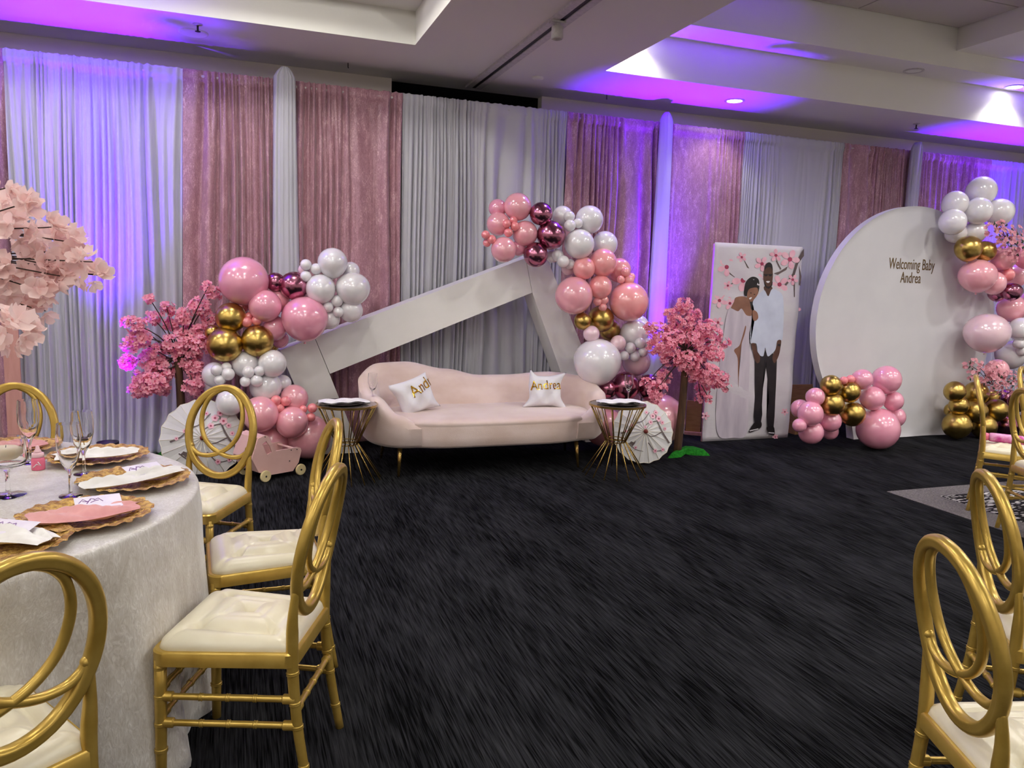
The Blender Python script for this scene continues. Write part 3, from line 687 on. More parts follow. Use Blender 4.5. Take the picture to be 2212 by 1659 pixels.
RG2 = [(790, 285, 38, 'white'), (730, 302, 45, 'white'), (725, 235, 43, 'white'), (680, 570, 46, 'white'), (640, 525, 46, 'white'), (730, 590, 40, 'white'),
       (1170, 710, 40, 'peach'), (1110, 705, 31, 'peach'), (1145, 650, 36, 'peach'), (1190, 685, 30, 'peach'), (935, 870, 32, 'peach'), (985, 858, 34, 'peach'), (975, 912, 32, 'peach'),
       (975, 578, 106, 'peach'), (800, 440, 112, 'white'), (1170, 870, 148, 'peach'), (760, 825, 142, 'rose'), (875, 258, 105, 'white'), (990, 440, 97, 'white'), (955, 760, 90, 'peach'), (675, 230, 76, 'white'),
       (835, 620, 86, 'peach'), (1095, 635, 92, 'peach'), (960, 1000, 100, 'gold'), (1025, 1080, 83, 'gold'), (825, 1015, 66, 'gold'), (720, 620, 56, 'blush'), (600, 530, 50, 'white')]
garland(RG2, 1020, 400, 3.457, 6.06, 6.52, 'in the middle of the right garland', 'balloons of the right garland')
RG3 = [(1180, 1215, 42, 'white'), (1135, 1275, 38, 'white'), (1215, 1280, 40, 'white'), (1255, 1180, 42, 'white'), (1315, 1180, 42, 'white'), (1275, 1245, 38, 'white'),
       (935, 1315, 174, 'white', 1.04), (1210, 1105, 106, 'white'), (1225, 1320, 106, 'blush'), (1145, 1500, 108, 'mauve'), (1325, 1510, 98, 'mauve'), (1010, 1520, 72, 'mauve'), (890, 1110, 62, 'blush'), (1090, 1180, 60, 'blush'), (1240, 1050, 80, 'white'),
       (1400, 1745, 190, 'rose'), (985, 1805, 150, 'rose')]
garland(RG3, 1020, 400, 3.457, 6.02, 6.5, 'at the foot of the right garland', 'balloons of the right garland')
FC = [(428, 1290, 66, 'gold'), (325, 1362, 72, 'gold'), (448, 1423, 74, 'gold'), (318, 1250, 62, 'gold'), (600, 1515, 125, 'pink'), (195, 1420, 76, 'pink'), (565, 1328, 73, 'pink'), (650, 1218, 86, 'pink'), (200, 1530, 73, 'pink'),
      (315, 1465, 64, 'pink'), (690, 1345, 60, 'pink'), (225, 1320, 56, 'pink'), (135, 1390, 56, 'pink'), (505, 1215, 62, 'pink'), (435, 1215, 27, 'coral'), (395, 1222, 25, 'coral'), (310, 1525, 52, 'pink'), (700, 1440, 62, 'pink'), (130, 1490, 42, 'pink')]
garland(FC, 1680, 380, 2.765, 5.56, 5.95, 'in the floor cluster before the round backdrop', 'balloons of the floor cluster')
RC = [(1375, 590, 40, 'coral'), (1345, 572, 36, 'coral'), (1370, 556, 30, 'coral'), (1445, 1000, 36, 'white'), (1460, 1045, 32, 'white'),
      (1200, 208, 80, 'white'), (1045, 275, 78, 'white'), (1195, 595, 98, 'rose', 1.2), (1140, 432, 76, 'gold', 1.06), (1250, 935, 116, 'blush', 1.24), (1395, 1065, 84, 'white', 1.12), (1218, 90, 86, 'white'), (1325, 215, 80, 'white', 1.05), (1060, 165, 75, 'white'), (1180, 335, 66, 'white'),
      (1410, 600, 72, 'rose'), (1350, 490, 72, 'rose'), (1065, 340, 62, 'white'), (1240, 450, 62, 'gold'), (1290, 640, 70, 'rose'), (1400, 690, 52, 'mauve', 1.3), (1310, 700, 48, 'mauve', 1.2), (1400, 790, 78, 'rose', 1.2), (1455, 915, 70, 'white'), (1310, 1160, 66, 'rose'), (1500, 480, 80, 'rose'), (1510, 760, 70, 'rose')]
garland(RC, 1680, 380, 2.765, 5.74, 6.2, 'in the tall garland on the right edge of the round backdrop', 'balloons of the backdrop garland')
RC2 = [(1180, 1405, 70, 'gold'), (1185, 1300, 73, 'gold'), (1070, 1490, 82, 'gold'), (1305, 1400, 68, 'gold'), (1082, 1372, 56, 'gold'), (1058, 1288, 62, 'gold'), (1230, 1505, 74, 'gold'), (1275, 1325, 50, 'gold'), (1370, 1330, 58, 'mauve'), (1375, 1490, 66, 'mauve'), (1440, 1350, 60, 'mauve'), (1040, 1400, 44, 'gold')]
garland(RC2, 1680, 380, 2.765, 5.74, 6.05, 'in the floor cluster under the backdrop garland', 'balloons of the backdrop garland')

# ================================================================== ROUND BACKDROP
rb = thing('round_backdrop', 'large round white fabric backdrop with gold lettering', 'backdrop', (6.43, 6.02, 0))
RB, ZB_ = 1.165, 1.172
n = 144
b = B()
rr = [0, .25, .5, .65, .75, .83, .9, .95, .98, 1.0]
def disc(yoff, flip, rad):
    """round face whose stretch cover drops straight to the floor along the bottom"""
    v = [Vector((0, yoff, ZB_))]; f = []
    for q in rr[1:]:
        for k in range(n):
            a = 2 * PI * k / n; x, z = rad * math.cos(a), rad * math.sin(a) + ZB_
            drop = z - .004 if (z < ZB_ and -.60 < x < .70) else 0.
            t_ = max(0., (q - .6) / .4); s_ = t_ * t_
            fold = .010 * math.sin(9 * x + 20 * t_) * s_ * (1 if drop else 0)
            v.append(Vector((x * q, yoff + ((.012 if q == 1 else 0) + fold) * (1 if not flip else -1), rad * q * math.sin(a) + ZB_ - drop * s_)))
    for k in range(n): f.append((0, 1 + k, 1 + (k + 1) % n) if flip else (0, 1 + (k + 1) % n, 1 + k))
    for i in range(len(rr) - 2):
        for k in range(n):
            a, b_ = 1 + i * n + k, 1 + i * n + (k + 1) % n; q = (a, b_, b_ + n, a + n); f.append(q if flip else q[::-1])
    return v, f
v1, f1 = disc(-.03, True, RB); v2, f2 = disc(.03, False, RB)
b.add(v1, f1); k0 = len(v1) - n
b.add(v2, f2); k1 = len(v1) + len(v2) - n
b.f += [(k0 + k, k1 + k, k1 + (k + 1) % n, k0 + (k + 1) % n) for k in range(n)]
b.obj('cover', 'white_spandex', rb, sharp=50)
for txt, px, py, hgt, wpx in (('Welcoming Baby', 1971, 572, .155, 99), ('Andrea', 1968, 601, .155, 44)):
    me = font_mesh(txt, hgt); xs = [v.co.x for v in me.vertices]
    p = PY(px, py, 5.985); tw = (PY(px + wpx / 2, py, 5.985).x - PY(px - wpx / 2, py, 5.985).x); kx = tw / (max(xs) - min(xs))
    for v_ in me.vertices: v_.co = (v_.co.x * kx, 0, v_.co.y)
    o = obj('lettering', me, 'letter_bronze', rb, (p.x - 6.43, -.034, p.z)); solid(o, .002, -1.)
    o['label'] = 'bronze lettering reading ' + txt

# ================================================================== PHOTO BANNER
YB = 6.2
bn = thing('photo_banner', 'tall white photo banner of a couple under cherry blossom', 'banner', (0, YB, 0))
c0, c1, c2, c3 = PY(1513, 957, YB), PY(1700, 945, YB), PY(1735, 533, YB), PY(1547, 524, YB)
bx0, bx1 = (c0.x + c3.x) / 2, (c1.x + c2.x) / 2; bz1 = (c2.z + c3.z) / 2
o = B().grid(lambda u, v: Vector((bx0 + (bx1 - bx0) * u, .004 * math.sin(13 * v + 2 * u) + .003 * math.sin(9 * u + 31 * v), .004 + (bz1 - .004) * v)), 20, 40).obj('sheet', 'banner_vinyl', bn); solid(o, .006, 1)
for xx in (bx0 + .03, bx1 - .03): B().box(xx - .02, xx + .02, .012, .035, .0, bz1 - .01).obj('batten', 'salmon_wood', bn, smooth=False)
NL = [0]
def flat(name, pts, m, lay, tr):
    """a flat printed shape on the banner sheet"""
    q = [PY(*tr(x, y), YB) for x, y in pts]; yy = -.0085 - .0006 * lay
    poly = [Vector((a.x, yy, a.z)) for a in q]
    me = bpy.data.meshes.new(name); bm = bmesh.new(); vs = [bm.verts.new(p) for p in poly]; fc = bm.faces.new(vs)
    bmesh.ops.triangulate(bm, faces=[fc]); bm.to_mesh(me); bm.free()
    return obj(name, me, m, bn)
def sm(pts, k=4): return [(p.x, p.y) for p in catmull([(x, y, 0) for x, y in pts], k, True)]
T1 = lambda x, y: (1560 + x / 3.95, 540 + y / 3.95)
T2 = lambda x, y: (1360 + x / 3.319, 500 + y / 3.319)
# branches
for pts in ([(1246, 122), (1246, 175), (1205, 230), (1180, 310), (1110, 400), (1085, 470), (1075, 450), (1105, 385), (1165, 300), (1190, 215)],
            [(1130, 250), (1120, 275), (1060, 310), (1030, 300), (1075, 285)], [(1210, 240), (1228, 320), (1222, 390), (1210, 380), (1215, 320)],
            [(1172, 360), (1182, 370), (1180, 520), (1172, 520), (1174, 440)], [(815, 205), (822, 210), (860, 275), (880, 290), (878, 298), (845, 275)], [(710, 290), (760, 325), (745, 328), (712, 305)],
            [(722, 375), (756, 355), (758, 360), (724, 382)], [(1050, 205), (1085, 270), (1078, 272), (1046, 212)]):
    flat('printed_branch', pts, 'print_branch', 1, T2)
def pflower(cx, cy, r, rot=0., n=5):
    for k in range(n):
        a = rot + 2 * PI * k / n; ca, sa = math.cos(a), math.sin(a)
        q = [(.15, 0), (.45, .26), (.8, .27), (1, .08), (1, -.08), (.8, -.27), (.45, -.26)]
        flat('printed_petal', sm([(cx + r * (x * ca - y * sa), cy + r * (x * sa + y * ca)) for x, y in q], 2), 'print_flower', 2 + (k % 3) * .3, T2)
    flat('printed_stamen', [(cx + r * .24 * math.cos(a), cy + r * .24 * math.sin(a)) for a in [i * PI / 4 for i in range(8)]], 'print_heart', 3.4, T2)
for c in ((692, 255, 66, .3), (800, 185, 36, .6), (945, 232, 54, .2), (1045, 172, 46, .9), (1145, 200, 70, .1), (810, 350, 80, .5), (700, 388, 34, 0), (640, 495, 52, .4), (715, 515, 46, .8), (630, 652, 40, .2), (1070, 380, 66, .6), (1165, 345, 40, .3), (1183, 552, 42, .2), (945, 350, 50, .5), (1108, 1292, 26, .3), (1040, 1472, 22, .6), (540, 1320, 30, .1)):
    pflower(*c)
# woman: gown, skin, hair ; man: hair, head, shirt, trousers
flat('printed_gown', sm([(40, 530), (85, 500), (130, 520), (155, 497), (195, 540), (240, 545), (248, 600), (225, 720), (230, 900), (220, 1200), (215, 1500), (180, 1595), (90, 1600), (-30, 1590), (-60, 1400), (-30, 1000), (0, 760)]), 'print_gown', 4, T1)
flat('printed_skin', sm([(95, 440), (110, 405), (175, 395), (220, 420), (235, 470), (255, 530), (245, 560), (200, 555), (160, 500), (130, 522), (90, 505), (72, 490)]), 'print_skin_mid', 5, T1)
flat('printed_skin', sm([(190, 650), (198, 660), (185, 720), (160, 800), (155, 860), (140, 960), (132, 1180), (128, 1060), (125, 920), (95, 855), (140, 815), (165, 740)]), 'print_skin_mid', 5, T1)
flat('printed_hair', sm([(185, 390), (182, 330), (200, 265), (250, 228), (300, 245), (312, 300), (300, 370), (270, 420), (255, 500), (240, 505), (235, 450), (215, 395)]), 'print_hair', 6, T1)
flat('printed_face', sm([(222, 335), (285, 320), (300, 345), (292, 385), (250, 440), (220, 430), (205, 395)]), 'print_skin_mid', 7, T1)
flat('printed_smile', sm([(222, 412), (240, 402), (246, 408), (232, 422)]), 'print_white', 8, T1)
for e in ((238, 366), (268, 378)): flat('printed_eye', [(e[0] - 9, e[1]), (e[0], e[1] - 4), (e[0] + 9, e[1] + 1), (e[0], e[1] + 5)], 'print_hair', 8, T1)
flat('printed_neck', sm([(352, 310), (415, 310), (418, 360), (385, 395), (355, 350)], 3), 'print_skin_dark', 7, T1)
flat('printed_shirt', sm([(350, 340), (385, 395), (412, 340), (440, 335), (505, 380), (518, 500), (515, 640), (505, 765), (465, 770), (462, 830), (420, 880), (380, 905), (360, 830), (342, 905), (300, 880), (285, 800), (240, 795), (232, 760), (245, 640), (290, 560), (262, 520), (255, 440), (300, 385)]), 'print_shirt', 8, T1)
flat('printed_hand', sm([(252, 515), (290, 530), (300, 580), (275, 605), (255, 590)], 3), 'print_skin_mid', 9, T1)
flat('printed_trousers', [(300, 880), (345, 905), (362, 850), (380, 905), (425, 880), (460, 940), (455, 1100), (448, 1240), (440, 1420), (430, 1530), (378, 1520), (372, 1420), (392, 1280), (380, 1100), (365, 985), (345, 1100), (330, 1260), (335, 1400), (322, 1480), (270, 1480), (262, 1420), (272, 1250), (272, 1050), (270, 940)], 'print_trouser', 7, T1)
flat('printed_shoe', sm([(268, 1470), (322, 1460), (325, 1510), (260, 1545), (225, 1555), (222, 1540)], 3), 'print_hair', 9, T1)
flat('printed_shoe', sm([(372, 1510), (430, 1500), (440, 1570), (415, 1578), (385, 1560)], 3), 'print_hair', 9, T1)
flat('printed_sole', [(225, 1537), (300, 1520), (302, 1527), (228, 1546)], 'print_white', 10, T1)
flat('printed_sole', [(386, 1552), (436, 1556), (436, 1564), (388, 1560)], 'print_white', 10, T1)
flat('printed_hand', sm([(242, 800), (275, 800), (290, 860), (315, 900), (312, 950), (290, 965), (268, 930), (255, 870)], 3), 'print_skin_dark', 9, T1)
flat('printed_hand', sm([(462, 775), (495, 770), (490, 830), (475, 900), (440, 965), (420, 915), (450, 840)], 3), 'print_skin_dark', 9, T1)
flat('printed_face', sm([(352, 170), (370, 140), (400, 135), (422, 165), (424, 240), (412, 300), (385, 325), (360, 300), (345, 245)]), 'print_skin_dark', 9, T1)
flat('printed_hair', sm([(352, 175), (362, 125), (392, 105), (418, 125), (424, 180), (410, 150), (375, 150)], 3), 'print_hair', 10, T1)
flat('printed_beard', sm([(352, 265), (365, 300), (388, 312), (410, 300), (420, 262), (420, 300), (388, 332), (355, 305)], 2), 'print_hair', 10, T1)
flat('printed_smile', sm([(366, 268), (385, 264), (400, 268), (384, 282)], 2), 'print_white', 10, T1)
flat('printed_glasses', [(345, 205), (424, 205), (424, 211), (345, 211)], 'print_hair', 10, T1)
for e in ((366, 215), (402, 215)): flat('printed_lens', [(e[0] + 15 * math.cos(a), e[1] + 10 * math.sin(a)) for a in [i * PI / 4 for i in range(8)]], 'print_hair', 10.5, T1)
flat('printed_watch', [(466, 800), (492, 802), (490, 820), (464, 818)], 'print_hair', 10, T1)

# things behind the banner
bxp = PY(1745, 900, 6.45)
cbx = thing('cardboard_box', 'open brown cardboard box behind the floor cluster of balloons', 'box', (bxp.x, 6.5, 0))
for nm, bb_ in (('side_panel', (-.26, .26, -.18, -.175, 0, .30)), ('side_panel', (-.26, .26, .175, .18, 0, .30)), ('end_panel', (-.26, -.255, -.175, .175, 0, .30)), ('end_panel', (.255, .26, -.175, .175, 0, .30)), ('bottom', (-.255, .255, -.175, .175, 0, .005))):
    B().box(*bb_).obj(nm, 'cardboard', cbx, smooth=False)
B().prism([(-.26, -.178, .30), (.26, -.178, .30), (.25, -.27, .39), (-.22, -.26, .38)], (0, .004, .003)).obj('flap', 'cardboard', cbx, smooth=False)
B().prism([(.26, -.17, .30), (.26, .17, .30), (.36, .16, .42), (.36, -.16, .42)], (.004, 0, .003)).obj('flap', 'cardboard', cbx, smooth=False)
B().prism([(-.26, .178, .30), (.26, .178, .30), (.26, .21, .46), (-.1, .21, .46)], (0, .004, .003)).obj('flap', 'cardboard', cbx, smooth=False)
pa, pb = PZ(1480, 937), PZ(1516, 948)
wp = thing('display_stand', 'low tan wooden panel with pale base rail beside the tall photo banner', 'stand', (pa.x, pa.y, 0))
B().prism([(0, 0, .02), (.11, -.10, .02), (.11, -.10, .34), (0, 0, .34)], (.02, .03, 0)).obj('panel', 'cardboard', wp, smooth=False)
B().prism([(-.03, -.03, 0), (.13, -.16, 0), (.13, -.16, .03), (-.03, -.03, .03)], (.03, .05, 0)).obj('base_rail', 'salmon_wood', wp, smooth=False)
B().box(-.035, -.01, .0, .03, 0, .36).obj('edge_strip', 'white_board', wp, smooth=False)
pp = PY(27, 800, 6.62)
sp_ = thing('wood_post', 'flat salmon wooden post standing before the far left drapes', 'post', (pp.x, 6.62, 0))
B().box(-.052, .052, -.01, .01, 0, 1.36).obj('post', 'salmon_wood', sp_, smooth=False)
B().box(-.12, .12, -.08, .08, 0, .015).obj('foot', 'salmon_wood', sp_, smooth=False)

# ================================================================== BLOSSOM TREES
def flower_mesh(name, r, m1, m2, cup=.35, seed=0, ruffle=0.):
    rnd = random.Random(seed); v = []; f = []; fm = []
    for k in range(5):
        a = 2 * PI * k / 5 + rnd.uniform(-.15, .15); tilt = cup + rnd.uniform(-.15, .2)
        R_ = Matrix.Rotation(a, 3, 'Z'); i0 = len(v)
        for x, y in ((.08, .06), (.08, -.06), (.55, .36), (.6, 0), (.55, -.36), (.95, .26), (1.0, 0.), (.95, -.26)):
            z = x * math.sin(tilt) + ruffle * rnd.uniform(-1, 1) + (-.08 if (y == 0 and x > .3) else 0)
            v.append(R_ @ Vector((x * math.cos(tilt), y, z)) * r)
        for q in ((0, 1, 3), (0, 3, 2), (1, 4, 3), (2, 3, 6, 5), (3, 4, 7, 6)): f.append(tuple(i0 + j for j in q)); fm.append(0)
    i0 = len(v)
    for k in range(5): v.append(Vector((.2 * math.cos(2 * PI * k / 5), .2 * math.sin(2 * PI * k / 5), .12)) * r)
    v.append(Vector((0, 0, .22 * r)))
    for k in range(5): f.append((i0 + k, i0 + (k + 1) % 5, i0 + 5)); fm.append(1)
    me = mesh(name, v, f, True, fm); me.materials.append(MAT[m1]); me.materials.append(MAT[m2]); return me
def join_flowers(root, name, base, places):
    v = []; f = []; fm = []
    mats = list(base.materials); pf = [(tuple(p.vertices), p.material_index) for p in base.polygons]; bv = [x.co.copy() for x in base.vertices]
    for M_ in places:
        k = len(v); v += [M_ @ c for c in bv]; f += [tuple(i + k for i in q) for q, _ in pf]; fm += [i for _, i in pf]
    me = mesh(name, v, f, True, fm)
    for m in mats: me.materials.append(m)
    o = obj(name, me, None, root); o['kind'] = 'stuff'; return o
def blossom_tree(name, label, clusters, T, Yc, top, base, trunk_r, fr, dens, meshes, depth, cat='tree', trunk='bark', maxparts=300, seed=1, group=None, extra=(), twig_k=1.):
    """clusters measured on the photo (zx, zy, r); each gets its own depth around the trunk"""
    rnd = random.Random(seed)
    t = thing(name, label, cat, base, 0, group); bs = Vector(base)
    tp = Vector(top) - bs
    mid = tp * .5 + Vector((.01, 0, 0))
    B().tube(catmull([(0, 0, 0), mid, tp], 5), [trunk_r * (1.1 - .25 * i / 10) for i in range(11)], 10).obj('trunk', trunk, t)
    items = []
    CL = []
    for (zx, zy, rz) in clusters:
        px, py, s = T(zx, zy); Y = Yc + rnd.uniform(-depth, depth)
        P_ = PY(px, py, Y); CL.append((P_, rz * s * mpp(P_)))
    CL += [(Vector(c), r) for c, r in extra]
    for P_, r in CL:
        L = P_ - bs
        a = tp + Vector((0, 0, rnd.uniform(-.06, .02)))
        m_ = a.lerp(L, .5) + Vector((rnd.uniform(-.02, .02), rnd.uniform(-.02, .02), rnd.uniform(.0, .05)))
        B().tube(catmull([a, m_, L, L + (L - m_).normalized() * r * .4], 3), [q * twig_k for q in (.006, .0055, .005, .0045, .004, .0038, .0035, .003, .0028, .0022)], 5).obj('branch', 'twig', t)
        cnt = max(3, int(dens * r * r / (fr * fr)))
        for _ in range(cnt):
            while True:
                d = Vector((rnd.uniform(-1, 1), rnd.uniform(-1, 1), rnd.uniform(-1, 1)))
                if d.length < 1: break
            d = d.normalized() * (d.length ** .5)
            pos = L + Vector((d.x * r, d.y * r, d.z * r * .85))
            nrm = (d + Vector((0, -.5, .35)) + Vector((rnd.uniform(-.5, .5), rnd.uniform(-.5, .5), rnd.uniform(-.5, .5)))).normalized()
            items.append((pos, nrm, rnd.uniform(.8, 1.2), rnd.uniform(0, 6.28), rnd.randrange(len(meshes))))
    items.sort(key=lambda q: q[0].y)
    rest = [[] for _ in meshes]
    for i, (pos, nrm, sc, an, mi) in enumerate(items):
        M_ = Matrix.Translation(pos) @ nrm.to_track_quat('Z', 'Y').to_matrix().to_4x4() @ Matrix.Rotation(an, 4, 'Z') @ Matrix.Scale(sc, 4)
        if i < maxparts:
            o = obj('blossom', meshes[mi], None, t); o.matrix_local = M_
        else: rest[mi].append(M_)
    for mi, pl in enumerate(rest):
        if pl: join_flowers(t, 'blossoms', meshes[mi], pl)
    return t, len(items)
FL = [flower_mesh('blossom', .027, 'petal_pink', 'petal_heart', .4, s, .06) for s in (1, 2, 3)]
FP = [flower_mesh('blossom', .044, 'petal_pale', 'petal_pale', .7, s, .18) for s in (4, 5, 6)]
FD = [flower_mesh('blossom', .022, 'petal_dusty', 'petal_dusty', .4, s, .06) for s in (7, 8)]
tl_ = [(255, 385, 35), (370, 450, 50), (480, 500, 55), (590, 440, 65), (680, 350, 50), (640, 310, 35), (160, 555, 60), (270, 510, 45), (190, 650, 70), (130, 690, 55), (110, 800, 55), (300, 730, 50), (420, 560, 60), (440, 680, 90), (540, 640, 90), (600, 690, 70), (650, 520, 45), (280, 790, 90), (330, 870, 90), (190, 910, 55), (180, 990, 60), (280, 950, 80), (350, 980, 45), (500, 770, 90), (560, 850, 60), (540, 960, 60), (600, 1000, 55), (590, 600, 50), (110, 540, 35)]
yl = 6.35
bl = PY(392, 975, yl); tpl = PY(384, 770, yl)
blossom_tree('cherry_tree', 'pink artificial cherry blossom tree at the left, washed magenta by the uplighter', tl_, lambda x, y: (240 + x / 3.072, 520 + y / 3.072, 1 / 3.072), yl, tpl, (bl.x, yl, 0), .032, .024, 4.6, FL, .13, seed=3)
tr_ = [(395, 530, 60), (300, 590, 50), (370, 640, 90), (470, 600, 50), (210, 720, 80), (180, 830, 60), (260, 800, 80), (550, 690, 70), (620, 740, 50), (560, 790, 80), (680, 800, 45), (620, 880, 60), (300, 900, 80), (420, 930, 90), (500, 880, 70), (450, 1010, 80), (560, 1020, 90), (650, 1060, 70), (700, 1120, 35), (540, 1110, 70), (510, 1190, 45), (570, 1200, 25), (240, 1040, 60), (200, 1130, 70), (120, 1090, 45), (190, 1190, 45), (140, 680, 35), (400, 760, 60), (330, 760, 65), (470, 770, 65), (370, 850, 70), (460, 700, 60)]
yr = 5.74
br_ = PZ(1462, 982); tpr = PY(1482, 760, yr)
blossom_tree('cherry_tree', 'pink artificial cherry blossom tree beside the tall photo banner', tr_, lambda x, y: (1360 + x / 3.319, 500 + y / 3.319, 1 / 3.319), yr, tpr, (br_.x, br_.y, 0), .034, .022, 4.6, [flower_mesh('blossom', .022, 'petal_pink', 'petal_heart', .4, s, .06) for s in (11, 12, 13)], .11, seed=5)
tp_ = [(20, 80, 50), (30, 180, 70), (120, 180, 60), (50, 280, 70), (30, 350, 60), (110, 370, 60), (200, 360, 65), (270, 320, 60), (330, 370, 50), (440, 410, 50), (300, 470, 70), (380, 500, 60), (250, 540, 60), (110, 500, 60), (60, 580, 70), (150, 590, 50), (320, 610, 60), (380, 580, 50), (470, 600, 50), (560, 610, 60), (610, 610, 30), (520, 530, 40), (50, 680, 80), (130, 700, 80), (220, 700, 70), (290, 750, 55), (150, 800, 80), (240, 820, 60), (100, 870, 40)]
TC = Vector((-1.0, 2.747, .762))
rnd = random.Random(9); ext = []
for k in range(26):
    a = rnd.uniform(PI * .55, PI * 1.75); d = rnd.uniform(.2, .62); ext.append(((TC.x + d * math.cos(a), TC.y + d * math.sin(a) * .9, 1.52 + rnd.uniform(-.28, .3)), .06))
blossom_tree('centrepiece_tree', 'pale pink blossom centrepiece tree standing on the dining table, cut by the left picture edge', tp_, lambda x, y: (x / 2.86, 380 + y / 2.86, 1 / 2.86), 2.86, TC + Vector((0, 0, .72)), TC, .018, .036, 6.0, FP, .12, cat='centrepiece', trunk='twig', seed=8, extra=ext, twig_k=.6)
# turf mats at the foot of the trees
def turf(pts, label, z=.03):
    c = Vector((sum(p.x for p in pts) / len(pts), sum(p.y for p in pts) / len(pts), 0)); b = B(); n = len(pts)
    v = []; 
    for s_, zz in ((1, .002), (.75, z * .8), (.4, z), (.02, z * 1.1)):
        for p in pts: v.append(c + (p - c) * s_ + Vector((0, 0, zz + .006 * math.sin(p.x * 40 + s_ * 9))))
    f = [(i * n + k, i * n + (k + 1) % n, (i + 1) * n + (k + 1) % n, (i + 1) * n + k) for i in range(3) for k in range(n)]
    tag(b.add(v, f).obj('turf_mat', 'turf'), label, 'mat')
turf([PZ(*q) for q in ((1440, 990), (1462, 975), (1478, 968), (1500, 972), (1530, 979), (1534, 985), (1505, 984), (1480, 983), (1470, 988), (1450, 990))], 'green turf mat at the foot of the cherry tree beside the tall photo banner', .05)
turf([PZ(*q) for q in ((335, 985), (365, 975), (400, 972), (430, 980), (420, 1000), (385, 1003), (350, 1000))], 'green turf mat at the foot of the left cherry tree', .04)
# blossom sprays in the backdrop garland
def spray(label, cl, Yc, stem, seed):
    rnd = random.Random(seed); P0 = PY(*stem, Yc)
    t = thing('blossom_spray', label, 'flowers', P0)
    n_ = 0
    for zx, zy, rz in cl:
        px, py = 1680 + zx / 2.765, 380 + zy / 2.765; P_ = PY(px, py, Yc + rnd.uniform(-.06, .04)); r = rz / 2.765 * mpp(P_); L = P_ - P0
        B().tube([(0, 0, 0), L * .6 + Vector((0, 0, .02)), L], .003, 5).obj('twig', 'twig', t)
        for _ in range(int(1.5 * r * r / .022 ** 2) + 3):
            d = Vector((rnd.uniform(-1, 1), rnd.uniform(-1, .6), rnd.uniform(-1, 1))) * r * .9
            nrm = (d.normalized() + Vector((0, -.9, .2))).normalized()
            o = obj('blossom', FD[n_ % 2], None, t); n_ += 1
            o.matrix_local = Matrix.Translation(L + d) @ nrm.to_track_quat('Z', 'Y').to_matrix().to_4x4() @ Matrix.Rotation(rnd.uniform(0, 6), 4, 'Z')
        for _ in range(3):
            d = Vector((rnd.uniform(-1, 1), -.6, rnd.uniform(-1, 1))) * r; a = rnd.uniform(0, 6.28)
            o = B().add([(0, 0, 0), (.02, -.004, .012), (.05, 0, 0), (.02, -.004, -.012)], [(0, 1, 2, 3)]).obj('leaf', 'leaf_dark', t, loc=L + d, rot=(0, a, 0)); solid(o, .001)
spray('dusty pink blossom spray high in the tall garland on the round backdrop', [(1290, 330, 45), (1340, 370, 60), (1400, 350, 55), (1420, 410, 55), (1360, 430, 50), (1330, 300, 35), (1450, 440, 40), (1400, 490, 35)], 5.62, (2170, 510), 21)
spray('dusty pink blossom spray above the gold floor balloons at the right', [(1150, 1130, 40), (1200, 1140, 35), (1230, 1190, 50), (1290, 1150, 45), (1290, 1220, 55), (1340, 1200, 45), (1370, 1260, 45), (1310, 1270, 45), (1160, 1190, 35), (1420, 1210, 45)], 5.66, (2140, 830), 22)

